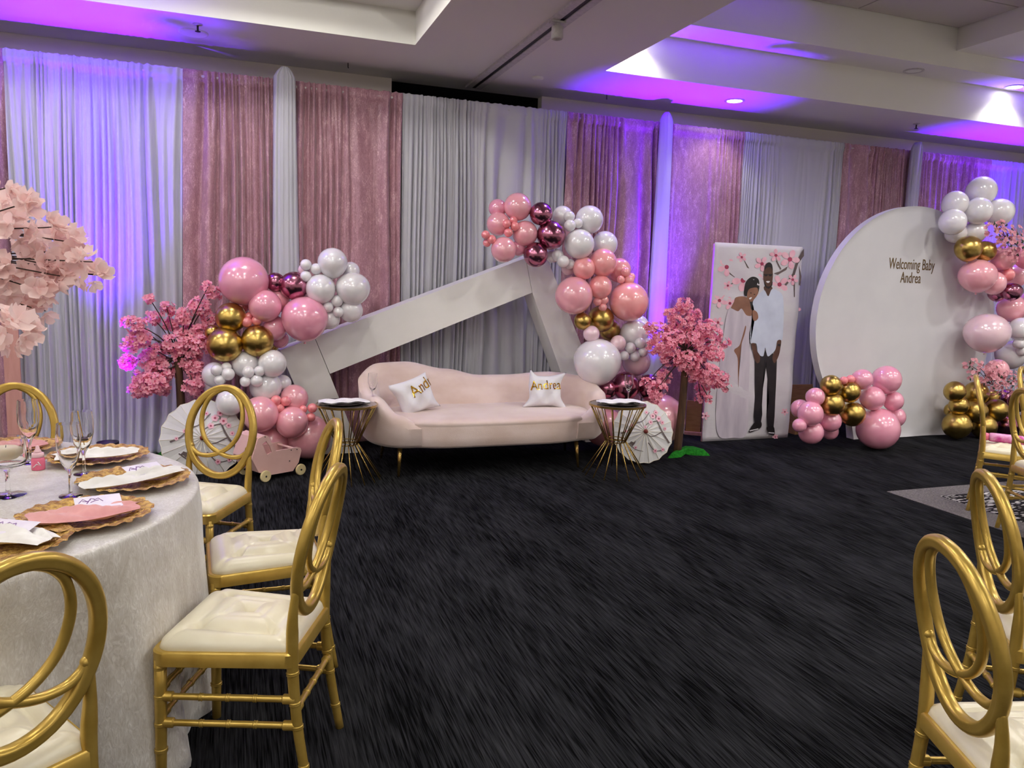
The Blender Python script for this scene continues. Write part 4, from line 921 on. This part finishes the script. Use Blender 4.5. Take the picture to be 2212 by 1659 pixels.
# ================================================================== PAPER PARASOLS
def parasol(hub_px, top_px, Yh, r, label, seed, ax):
    """hub faces the viewer, rim rests on the floor"""
    H = PY(*hub_px, Yh)
    t = thing('paper_parasol', label, 'parasol', H); t.rotation_euler = Vector(ax).to_track_quat('Z', 'Y').to_euler()
    N = 18; slope = .30
    def sp(x, y, lift=0.): return Vector((x, y, -slope * math.hypot(x, y) + lift))
    v = [Vector((0, 0, 0))]; f = []
    rr_ = [.33, .66, 1.]
    for q in rr_:
        for k in range(2 * N):
            a = 2 * PI * k / (2 * N); rad = r * q * (1 if k % 2 == 0 else 1 - .035 * q); v.append(sp(rad * math.cos(a), rad * math.sin(a), 0 if k % 2 == 0 else -.004))
    for k in range(2 * N): f.append((0, 1 + k, 1 + (k + 1) % (2 * N)))
    for i in range(2):
        for k in range(2 * N): a, b_ = 1 + i * 2 * N + k, 1 + i * 2 * N + (k + 1) % (2 * N); f.append((a, a + 2 * N, b_ + 2 * N, b_))
    o = B().add(v, f).obj('canopy', 'paper_white', t, smooth=False); solid(o, .0015)
    rib = B().tube([sp(.012, 0, .001), sp(r, 0, .001)], .0022, 5).me('rib')
    for k in range(N): obj('rib', rib, 'bamboo', t, rot=(0, 0, 2 * PI * k / N))
    B().tube([v[1 + 2 * 2 * N + k] for k in range(2 * N)], .003, 5, True).obj('rim', 'bamboo', t)
    B().lathe([(.018, -.01), (.018, .008), (.010, .016), (.001, .018)], 14, cap=False).obj('hub', 'red_wood', t)
    B().tube([(0, 0, 0), (0, 0, -.34)], .006, 8).obj('shaft', 'bamboo', t)
    rnd = random.Random(seed)
    def br(pts, w_):
        P3 = catmull([(x * r, y * r, 0) for x, y in pts], 5); q = B()
        n = len(P3); vv = []
        for i, p in enumerate(P3):
            d = (P3[min(i + 1, n - 1)] - P3[max(i - 1, 0)]).normalized(); nn = Vector((-d.y, d.x, 0)) * w_ * r * (1 - .6 * i / n)
            vv += [sp((p + nn).x, (p + nn).y, .0045), sp((p - nn).x, (p - nn).y, .0045)]
        q.add(vv, [(2 * i, 2 * i + 2, 2 * i + 3, 2 * i + 1) for i in range(n - 1)]).obj('printed_branch', 'print_branch', t)
    def fl(x, y, s):
        q = B(); 
        for k in range(5):
            a = 2 * PI * k / 5 + x * 9; c_ = Vector((x + s * .55 * math.cos(a), y + s * .55 * math.sin(a), 0))
            q.add([sp((c_.x + s * .5 * math.cos(b_)) * r, (c_.y + s * .5 * math.sin(b_)) * r, .0055) for b_ in [j * PI / 3 for j in range(6)]], [tuple(range(6))])
        o = q.obj('printed_blossom', 'print_flower', t, smooth=False)
        q2 = B().add([sp((x + s * .35 * math.cos(b_)) * r, (y + s * .35 * math.sin(b_)) * r, .0062) for b_ in [j * PI / 3 for j in range(6)]], [tuple(range(6))]); q2.obj('printed_heart', 'print_heart', t, smooth=False)
    br([(-.75, -.05), (-.5, .05), (-.3, .25), (-.05, .35), (.2, .62)], .022); br([(.85, -.35), (.6, .0), (.45, .35), (.4, .7)], .03); br([(.45, .35), (.15, .28), (-.05, .15)], .018); br([(.6, .0), (.25, -.15), (.0, -.08)], .016)
    br([(.1, -.35), (.35, -.6), (.7, -.55)], .016); br([(-.55, -.35), (-.3, -.55), (-.05, -.62)], .014)
    for q in ((.3, .5, .09), (.42, .62, .08), (.2, .3, .08), (.5, .42, .1), (.62, .3, .07), (.1, .62, .06), (-.4, .2, .06), (-.6, .02, .05), (.0, .14, .05), (.35, -.6, .07), (.62, -.56, .06), (-.3, -.5, .05), (.7, .1, .06)): fl(*q)
    # little printed bird
    B().add([sp(x * r, y * r, .005) for x, y in ((-.52, -.38), (-.44, -.3), (-.36, -.34), (-.30, -.28), (-.33, -.38), (-.40, -.46), (-.43, -.40))], [tuple(range(7))]).obj('printed_bird', 'print_branch', t, smooth=False)
parasol((437, 946), None, 5.95, .295, 'white paper parasol with blossom print on the floor behind the dining chair', 41, (.02, -1, .28))
parasol((1395, 932), None, 5.48, .262, 'white paper parasol with blossom print behind the right side table', 42, (-.2, -1, .28))

# ================================================================== DOLL PRAM
pa, pb = PZ(570, 1040), PZ(645, 1025)
dx_ = (pb - pa); dx_.z = 0; Lp = dx_.length; dx_.normalize(); ny_ = Vector((-dx_.y, dx_.x, 0))
pr = thing('doll_pram', 'pink wooden doll pram on four pale wooden wheels', 'toy pram', (pa.x, pa.y, 0), math.atan2(dx_.y, dx_.x))
nplane = -ny_
def pl(zx, zy):
    q = PN(540 + zx / 10.37, 900 + zy / 10.37, pa, nplane) - Vector((pa.x, pa.y, 0)); return (q.dot(dx_), q.z)
side = [pl(*q) for q in ((175, 490), (330, 415), (380, 425), (420, 480), (570, 765), (1060, 680), (1125, 700), (1140, 760), (1080, 1020), (950, 1215), (450, 1305), (190, 1255), (60, 1010), (30, 950))]
back_top = side[0]
win = [pl(*q) for q in ((260, 620), (350, 545), (430, 650), (480, 790), (370, 850), (300, 700))]
PWD = .24
for yy in (0., PWD):
    me = bpy.data.meshes.new('side_panel'); bm = bmesh.new()
    vo = [bm.verts.new((x, yy, z)) for x, z in side]; fo = bm.faces.new(vo)
    vi = [bm.verts.new((x, yy, z)) for x, z in win]
    eds = list(fo.edges); bm.faces.remove(fo)
    for a, c in zip(vi, vi[1:] + vi[:1]): eds.append(bm.edges.new((a, c)))
    bmesh.ops.triangle_fill(bm, edges=eds, use_beauty=True); bm.to_mesh(me); bm.free()
    o = obj('side_panel', me, 'pram_pink', pr); solid(o, .012, 0)
xa_, za_ = side[0]; xs_ = [q[0] for q in side]; zb_ = min(q[1] for q in side)
B().prism([(side[11][0], .006, side[11][1] + .01), (side[9][0], .006, side[9][1] + .01), (side[9][0], .006, side[9][1] + .022), (side[11][0], .006, side[11][1] + .022)], (0, PWD - .012, 0)).obj('floor_board', 'pram_pink', pr, smooth=False)
B().prism([(side[9][0] - .004, .006, side[9][1]), (side[8][0] - .004, .006, side[8][1]), (side[7][0] - .02, .006, side[7][1] - .03), (side[7][0] - .03, .006, side[7][1] - .03), (side[8][0] - .016, .006, side[8][1]), (side[9][0] - .016, .006, side[9][1])], (0, PWD - .012, 0)).obj('end_board', 'pram_pink', pr, smooth=False)
B().prism([(side[11][0], .006, side[11][1]), (side[13][0], .006, side[13][1]), (side[13][0] + .012, .006, side[13][1]), (side[11][0] + .012, .006, side[11][1])], (0, PWD - .012, 0)).obj('end_board', 'pram_pink', pr, smooth=False)
B().prism([(side[13][0] + .004, .006, side[13][1]), (side[0][0] + .004, .006, side[0][1]), (side[1][0], .006, side[1][1] - .008), (side[1][0], .006, side[1][1]), (side[0][0] - .006, .006, side[0][1] + .004), (side[13][0] - .006, .006, side[13][1])], (0, PWD - .012, 0)).obj('hood', 'pram_pink', pr, smooth=False)
hx, hz = pl(1035, 730); B().tube([(hx, -.004, hz), (hx, PWD + .004, hz)], .009, 10).obj('handle', 'pram_pink', pr)
for zx, zy in ((320, 450), (1035, 733), (905, 745), (868, 988)):
    q = pl(zx, zy); B().lathe([(.004, 0), (.004, .003)], 8).obj('screw', 'metal_dark', pr, loc=(q[0], -.009, q[1]), rot=(PI / 2, 0, 0))
wr = .042
for zx, zy in ((310, 1310), (1095, 1160)):
    q = pl(zx, zy)
    for yy in (-.022, PWD + .022):
        o = B().lathe([(.001, -.009), (wr - .004, -.009), (wr, -.005), (wr, .005), (wr - .004, .009), (.001, .009)], 28, cap=False).obj('wheel', 'wheel_wood', pr, sharp=40, loc=(q[0], yy, wr), rot=(PI / 2, 0, 0))
        B().lathe([(.007, -.011), (.007, .011)], 10).obj('axle_cap', 'rubber', o)

# ================================================================== DINING CHAIRS
def make_chair():
    t = thing('dining_chair', 'gold oval-back dining chair with a tufted ivory cushion', 'chair', group='gold oval-back dining chairs')
    ZB2, ZT2, YBk, YTk = .474, .934, -.186, -.275
    def bk(u, v): return Vector((u, YBk + (YTk - YBk) * max(0, v) ** 1.7, ZB2 + (ZT2 - ZB2) * v))
    def sweep(pts, prof, closed, name, ends=True):
        pts = [Vector(p) for p in pts]; m = len(pts); n = len(prof); v = []; f = []
        for i in range(m):
            a = pts[(i - 1) % m] if closed or i else pts[i]; c = pts[(i + 1) % m] if closed or i < m - 1 else pts[i]
            tt = (c - a).normalized(); ref = Vector((0, 1, .12)).normalized(); ref = (ref - tt * ref.dot(tt)).normalized(); sd = tt.cross(ref)
            v += [pts[i] + sd * x + ref * y for x, y in prof]
        for i in range(m if closed else m - 1):
            j = (i + 1) % m
            for k in range(n): f.append((i * n + k, i * n + (k + 1) % n, j * n + (k + 1) % n, j * n + k))
        if not closed and ends: f += [tuple(range(n - 1, -1, -1)), tuple((m - 1) * n + k for k in range(n))]
        return B().add(v, f).obj(name, 'gold_chair', t, sharp=60)
    # oval ring : stepped moulding
    a, hv = .172, .5 - .018 / (ZT2 - ZB2)
    ringp = [bk(a * math.cos(2 * PI * k / 56), .5 + hv * math.sin(2 * PI * k / 56)) for k in range(56)]
    rp = [(.018, -.004), (.016, -.012), (.009, -.016), (.002, -.0135), (-.003, -.0155), (-.010, -.0145), (-.016, -.008), (-.017, 0), (-.016, .008), (-.010, .0145), (-.003, .0155), (.002, .0135), (.009, .016), (.016, .012), (.018, .004)]
    sweep(ringp, rp, True, 'oval_back')
    sp_ = [(.0115 * math.cos(2 * PI * k / 10), .012 * math.sin(2 * PI * k / 10)) for k in range(10)]
    for s in (-1, 1):
        q = [(-.150, .335), (-.137, .295), (-.105, .255), (-.055, .25), (0., .285), (.05, .35), (.088, .45), (.106, .58), (.106, .70), (.088, .82), (.055, .90), (.012, .945)]
        P3 = catmull([bk(s * u, v) for u, v in q], 5)
        o = sweep(P3, sp_, False, 'back_strand')
        c = bk(s * -.150, .342); B().sphere(c, (.014, .014, .014), 10, 7).obj('scroll', 'gold_chair', t)
    def bamboo(pts, r, name, rings):
        o = B().tube(pts, r, 12).obj(name, 'gold_chair', t)
        P0, P1 = Vector(pts[0]), Vector(pts[-1])
        return o
    def collar(parent, c, d, r):
        q = Vector(d).to_track_quat('Z', 'Y').to_matrix()
        b = B().lathe([(r, -.006), (r + .0025, -.004), (r + .0012, -.001), (r + .0012, .001), (r + .0025, .004), (r, .006)], 12, cap=False)
        b.v = [q @ x + Vector(c) for x in b.v]; b.obj('node_ring', 'gold_chair', parent)
    for s in (-1, 1):
        pts = catmull([bk(s * .158, .30), bk(s * .160, .12), (s * .156, -.185, .45), (s * .156, -.186, .36), (s * .160, -.200, .2), (s * .166, -.232, 0)], 5)
        rr_ = [.010 + .0075 * min(1, i / 8) - .004 * max(0, (i - 12) / (len(pts) - 13)) for i in range(len(pts))]
        o = B().tube(pts, rr_, 12).obj('rear_leg', 'gold_chair', t)
        for z in (.09, .20, .283, .36):
            k = min(range(len(pts)), key=lambda i: abs(pts[i].z - z)); collar(o, pts[k], (0, .1, 1), rr_[k])
        pts = [Vector((s * .180, .185, z)) + Vector((s * .004, .006, 0)) * (1 - z / .4) for z in (.395, .3, .2, .1, 0)]
        o = B().tube(pts, [.0175, .017, .0165, .0155, .014], 12).obj('front_leg', 'gold_chair', t)
        for z in (.12, .20, .283, .37): collar(o, (s * (.180 + .004 * (1 - z / .4)), .185 + .006 * (1 - z / .4), z), (0, 0, 1), .0165)
    def rail(p0, p1):
        p0, p1 = Vector(p0), Vector(p1); o = B().tube([p0, p0.lerp(p1, .09), p0.lerp(p1, .1), p0.lerp(p1, .9), p0.lerp(p1, .91), p1], [.0145, .0145, .0095, .0095, .0145, .0145], 10).obj('stretcher', 'gold_chair', t, sharp=50)
        for k in (.3, .5, .7): collar(o, p0.lerp(p1, k), p1 - p0, .0095)
    for z in (.203, .283):
        for s in (-1, 1): rail((s * .182, .187, z), (s * .160, -.195, z))
        rail((-.182, .188, z + .02), (.182, .188, z + .02))
    rail((-.158, -.195, .25), (.158, -.195, .25))
    # seat frame: rounded trapezoid
    def outl(g, n=10):
        q = []
        corners = [(.205 + g, .21 + g, .045), (-.205 - g, .21 + g, .045), (-.178 - g, -.20 - g, .03), (.178 + g, -.20 - g, .03)]
        cc = [(x - math.copysign(r, x), y - math.copysign(r, y), r) for x, y, r in corners]
        for k, (x, y, r) in enumerate(cc):
            for i in range(n + 1): an = PI / 2 * k + PI / 2 * i / n; q.append((x + r * math.cos(an), y + r * math.sin(an)))
        return q
    O_, I_ = outl(0), outl(-.05); m = len(O_); v = []; f = []
    for L_, z in ((O_, .383), (O_, .420), (outl(-.004), .425), (I_, .425), (I_, .383)): v += [(x, y, z) for x, y in L_]
    for i in range(5):
        for k in range(m): f.append((i * m + k, i * m + (k + 1) % m, ((i + 1) % 5) * m + (k + 1) % m, ((i + 1) % 5) * m + k))
    B().add(v, f).obj('seat_frame', 'gold_chair', t, sharp=40)
    # tufted cushion
    BT = [(x, y) for x in (-.105, 0, .105) for y in (-.105, .0, .105)]
    def cz(x, y, e):
        z = .425 + .062 * (max(0, 1 - e ** 3.2)) ** .55
        for bx_, by_ in BT: d2 = (x - bx_) ** 2 + (y - by_) ** 2; z -= .022 * math.exp(-d2 / .0005) + .009 * math.exp(-d2 / .0022)
        for (px_, py_), (qx, qy) in CR:
            dx, dy = qx - px_, qy - py_; L2 = dx * dx + dy * dy; k = max(0, min(1, ((x - px_) * dx + (y - py_) * dy) / L2)); d2 = (x - px_ - k * dx) ** 2 + (y - py_ - k * dy) ** 2
            z -= .0045 * math.exp(-d2 / .00012)
        return z
    CR = [((-.105, -.105), (0, 0)), ((0, 0), (.105, .105)), ((-.105, .105), (0, 0)), ((0, 0), (.105, -.105)), ((-.105, 0), (0, -.105)), ((0, .105), (.105, 0)), ((-.105, 0), (0, .105)), ((0, -.105), (.105, 0)),
          ((0, -.105), (0, -.19)), ((0, .105), (0, .2)), ((.105, 0), (.2, 0)), ((-.105, 0), (-.2, 0)), ((.105, .105), (.2, .2)), ((-.105, .105), (-.2, .2)), ((.105, -.105), (.18, -.19)), ((-.105, -.105), (-.18, -.19))]
    E_ = outl(-.012, 14); m = len(E_); v = []; f = []; R_ = [i / 34 for i in range(1, 35)]
    v.append((0, 0, cz(0, 0, 0)))
    for e in R_:
        for x, y in E_: v.append((x * e, y * e, cz(x * e, y * e, e) if e < 1 else .424))
    for x, y in E_: v.append((x * .97, y * .97, .418))
    for k in range(m): f.append((0, 1 + k, 1 + (k + 1) % m))
    for i in range(34):
        for k in range(m): f.append((1 + i * m + k, 1 + (i + 1) * m + k, 1 + (i + 1) * m + (k + 1) % m, 1 + i * m + (k + 1) % m))
    cu = B().add(v, f).obj('seat_cushion', 'cushion', t)
    bt = B().sphere((0, 0, 0), (.0085, .0085, .005), 10, 6).me('button')
    for x, y in BT: obj('button', bt, 'cushion', cu, (x, y, cz(x, y, math.hypot(x, y) / .2) + .002))
    return t
CH = make_chair()
place = [(.029, 2.344, 1.175, 'gold chair nearest the camera on the right of the dining table, seen side-on'),
         (.10, 2.97, 1.62, 'gold chair behind the nearest side-on chair, at the right of the dining table'),
         (-.178, 3.767, 2.611, 'gold chair before the left balloon garland with the parasol seen through its back'),
         (-.986, 3.918, -3.154, 'gold chair on the far side of the dining table before the white drape'),
         (-.555, 1.855, .655, 'gold chair in the near left corner with its back to the camera'),
         (1.762, 1.149, -1.953, 'gold chair nearest the camera in the lower right corner'),
         (2.458, 1.58, -2.149, 'gold chair just behind the lower right corner chair'),
         (5.03, 3.70, -2.456, 'gold chair with a pink wrapped roll on its seat, its back edge-on to the camera'),
         (4.75, 3.19, -1.95, 'gold chair cut by the right picture edge in front of the edge-on chair'),
         (6.0, 4.1, -2.7, 'gold chair at the right picture edge, farthest of the far group')]
for i, (x, y, a, l) in enumerate(place):
    if i == 0: CH.location = (x, y, 0); CH.rotation_euler = (0, 0, a); CH['label'] = l
    else: dup(CH, l, (x, y, 0), a)
hp = Vector((5.03, 3.70, .478)); fa = Vector((-math.sin(-2.456), math.cos(-2.456), 0))
wr_ = thing('wrapped_roll', 'magenta and clear wrapped roll lying on the far chair seat', 'roll', hp + fa * .02 + Vector((0, 0, .028)), -2.456)
B().tube([(0, -.17, 0), (0, -.155, 0), (0, .13, 0), (0, .14, 0)], [.028, .031, .031, .02], 14).obj('wrap', 'wrap_magenta', wr_)
B().tube([(0, .135, 0), (0, .16, 0), (0, .20, .004)], [.012, .02, .028], 12).obj('twist', 'wrap_magenta', wr_)
B().tube([(0, -.172, 0), (0, -.21, 0)], [.024, .031], 12).obj('end_cap', 'bottle_pink', wr_)

# ================================================================== DINING TABLE
RT_ = .874
tb_ = thing('round_table', 'round dining table hidden under a white crushed velvet cloth', 'table', (-1., 2.747, 0))
B().lathe([(.001, .72), (RT_ - .01, .72), (RT_ - .01, .748), (.001, .748)], 48, cap=False).obj('top', 'cardboard', tb_, sharp=40)
for k in range(4): B().tube([(.5 * math.cos(k * PI / 2 + .7), .5 * math.sin(k * PI / 2 + .7), 0), (.45 * math.cos(k * PI / 2 + .7), .45 * math.sin(k * PI / 2 + .7), .72)], .016, 8).obj('leg', 'metal_dark', tb_)
b = B(); n = 200; rows = [(.0, .0), (.3, .0), (.6, .0), (.85, .0), (.97, .0), (.988, -.0), (.9975, -.001), (1., -.005), (1.001, -.012), (1.002, -.022), (1.005, -.08), (1., -.2), (1., -.34), (1., -.48), (1., -.6), (1., -.7), (1., -.748)]
rnd = random.Random(5); fk = [(rnd.randint(9, 13), rnd.uniform(0, 6), 1.), (rnd.randint(17, 23), rnd.uniform(0, 6), .6), (rnd.randint(30, 38), rnd.uniform(0, 6), .3)]
v = [(0, 0, .756)]; f = []
for q, dz in rows[1:]:
    for k in range(n):
        a = 2 * PI * k / n; d = min(1, max(0, -dz / .75)); fo = sum(w_ * math.sin(m_ * a + p_) for m_, p_, w_ in fk) / 1.6
        rr_ = RT_ * q + (.028 * d + .05 * d * fo * (.25 + .75 * d) if dz < -.03 else 0)
        for ang_, dep_, wd_ in ((-1.108, .115, .30),):   # chair seats push the cloth in
            da = abs((a - ang_ + PI) % (2 * PI) - PI); zz = .756 + dz
            if da < wd_ * 1.7 and dz < -.05: rr_ -= dep_ * min(1, max(0, (1.7 - da / wd_) / .6)) * min(1, max(0, (.72 - zz) / .2))
        v.append((rr_ * math.cos(a), rr_ * math.sin(a), .756 + dz + (.004 if dz < -.74 else 0)))
for k in range(n): f.append((0, 1 + k, 1 + (k + 1) % n))
for i in range(len(rows) - 2):
    for k in range(n): f.append((1 + i * n + k, 1 + (i + 1) * n + k, 1 + (i + 1) * n + (k + 1) % n, 1 + i * n + (k + 1) % n))
o = b.add(v, f).obj('tablecloth', 'velvet_ivory', loc=(-1., 2.747, 0)); solid(o, .004, 1)
tag(o, 'white crushed velvet cloth draped to the floor over the dining table', 'tablecloth')
ZTT = .7605
# gold chargers
def charger_mesh(seed):
    rnd = random.Random(seed); n = 96; R0 = .172; v = [(0, 0, .006)]; f = []; ph = [rnd.uniform(0, 6) for _ in range(3)]
    for q, z in ((.3, .006), (.58, .006), (.68, .012), (.82, .020), (.93, .025), (1., .024)):
        for k in range(n):
            a = 2 * PI * k / n; s = 1 + (max(0, q - .6) / .4) * (.035 * abs(math.sin(5.5 * a + ph[0])) + .03 * math.sin(13 * a + ph[1]) * .5 + .02 * math.sin(31 * a + ph[2]) * .6)
            v.append((R0 * q * s * math.cos(a), R0 * q * s * math.sin(a), z + (.003 * math.sin(24 * a + 10 * q) if q > .6 else .0012 * math.sin(30 * a))))
    for k in range(n): f.append((0, 1 + k, 1 + (k + 1) % n))
    for i in range(5):
        for k in range(n): f.append((1 + i * n + k, 1 + (i + 1) * n + k, 1 + (i + 1) * n + (k + 1) % n, 1 + i * n + (k + 1) % n))
    me = mesh('charger_plate', v, f); me.materials.append(MAT['charger_gold']); return me
CM = charger_mesh(3)
def napkin(P_, rz, m, label, sz=(.15, .055), seed=0):
    rnd = random.Random(seed); p1, p2, p3 = [rnd.uniform(0, 6) for _ in range(3)]
    def tp(u, v, k=0):
        a, c = 2 * u - 1, 2 * v - 1
        wv = 1 - .45 * abs(a) ** 1.5 * (1 if a > 0 else .3)
        z = .030 + .016 * (1 - c * c) * (1 - .5 * a * a) + (.009 * math.sin(6 * a + 5 * c + p1) + .005 * math.sin(11 * c + 5 * a + p2) + .003 * math.sin(15 * a - 9 * c + p3)) * (1 - c * c) * (1 - a ** 6)
        edge = 0 if k == 0 else -.012 * (1 - a ** 8) * (1 - c ** 8)
        return Vector((a * sz[0] + .006 * math.sin(4 * c + p3), c * sz[1] * wv + .02 * math.sin(2.2 * a + p2), z + edge))
    o = B().grid(tp, 30, 12).grid(lambda u, v: tp(u, v, 1), 30, 12, True).obj('napkin', m, loc=P_, rot=(0, 0, rz)); tag(o, label, 'napkin')
def card(P_, rz, label):
    t = thing('menu_card', label, 'card', (P_.x, P_.y, ZTT + .012)); t.rotation_euler = (math.radians(14), 0, rz)
    B().box(-.06, .06, -.03, .045, .034, .0348).obj('sheet', 'card', t, smooth=False)
    for k in range(5):
        x = -.05 + .01 * k; B().tube([(x, .01 + .01 * math.sin(k * 2), .0352), (x + .012, .022 + .008 * math.cos(k * 3), .0352), (x + .022, .016 + .01 * math.sin(k), .0352)], .0014, 4).obj('printed_blossom', 'print_purple', t)
PLT = [((186, 1112), 'napkin_pink', .15, 'gold leaf-edged charger plate under the pink napkin', 'pink velvet napkin folded on the charger nearest the table edge', 'lilac menu card tucked in the pink napkin', .25, 1),
       ((290, 1036), 'napkin_white', .45, 'gold leaf-edged charger plate at the right end of the dining table', 'white napkin with its tail over the right charger rim', 'lilac menu card tucked in the right-hand white napkin', .55, 2),
       ((212, 985), 'napkin_white', .35, 'gold leaf-edged charger plate on the far right of the dining table', 'white napkin bunched on the far charger plate', None, .2, 3),
       ((-10, 1172), 'napkin_white', -.6, 'gold leaf-edged charger plate behind the near left corner chair', 'white napkin on the charger behind the near left chair', 'lilac menu card on the charger behind the near left chair', -.5, 4),
       ((15, 968), 'napkin_pink', .2, 'gold leaf-edged charger plate at the far left of the dining table', 'rose napkin on the far left charger plate', None, 0, 5)]
for (pp_, nm, rz, l1, l2, l3, crz, sd) in PLT:
    P_ = PZ(pp_[0], pp_[1], ZTT + .015); P_.z = ZTT
    o = obj('charger_plate', CM, None, None, P_, (0, 0, sd * 1.3)); tag(o, l1, 'plate', 'gold charger plates on the dining table')
    off = Vector((0, -.03, 0)) if sd != 4 else Vector((.02, 0, 0))
    napkin(P_ + off, rz, nm, l2, (.138, .06) if sd != 2 else (.168, .05), sd)
    if l3: card(P_ + Vector((.03, .015, 0)), crz, l3)
for (px, py, h, l, st) in ((153, 1072, .235, 'champagne flute standing nearest on the table beside the pink napkin plate', False), (182, 1024, .225, 'champagne flute with a gold stirrer standing behind the nearest flute', True), (66, 1000, .235, 'champagne flute beside the small pink baby bottle', False)):
    P_ = PZ(px, py, ZTT); flute((P_.x, P_.y, ZTT), l, h, stick=st)
P_ = PZ(83, 1014, ZTT)
bt_ = thing('baby_bottle', 'tiny pink baby bottle favour standing on the dining table', 'favour', (P_.x, P_.y, ZTT))
B().lathe([(.021, 0), (.022, .004), (.022, .036), (.019, .044), (.017, .046)], 20).obj('bottle', 'bottle_pink', bt_)
B().lathe([(.0195, .046), (.0195, .060), (.016, .062)], 20).obj('collar', 'bottle_pale', bt_)
B().lathe([(.014, .062), (.011, .068), (.007, .074), (.006, .084), (.001, .087)], 16).obj('teat', 'bottle_pale', bt_)
B().tube([(-.012, -.019, .012), (.0, -.0225, .024), (.012, -.019, .018), (.004, -.0225, .032)], .0018, 5).obj('printed_ribbon', 'print_white', bt_)
P_ = PZ(18, 1071, ZTT)
gb = thing('candle_goblet', 'wide stemmed glass holding a cream floating candle at the left picture edge', 'candle holder', (P_.x, P_.y, ZTT))
B().lathe([(.05, 0), (.05, .003), (.008, .009), (.006, .03), (.006, .075), (.012, .085), (.05, .10), (.055, .115), (.055, .185), (.0525, .185), (.0525, .117), (.047, .104), (.01, .092)], 30).obj('glass', 'glass', gb, sharp=50)
B().lathe([(.001, .118), (.03, .12), (.046, .135), (.046, .15), (.03, .158), (.001, .155)], 24, cap=False).obj('candle', 'wax', gb)
B().tube([(0, 0, .155), (0.001, 0, .163)], .001, 5).obj('wick', 'plate_dark', gb)
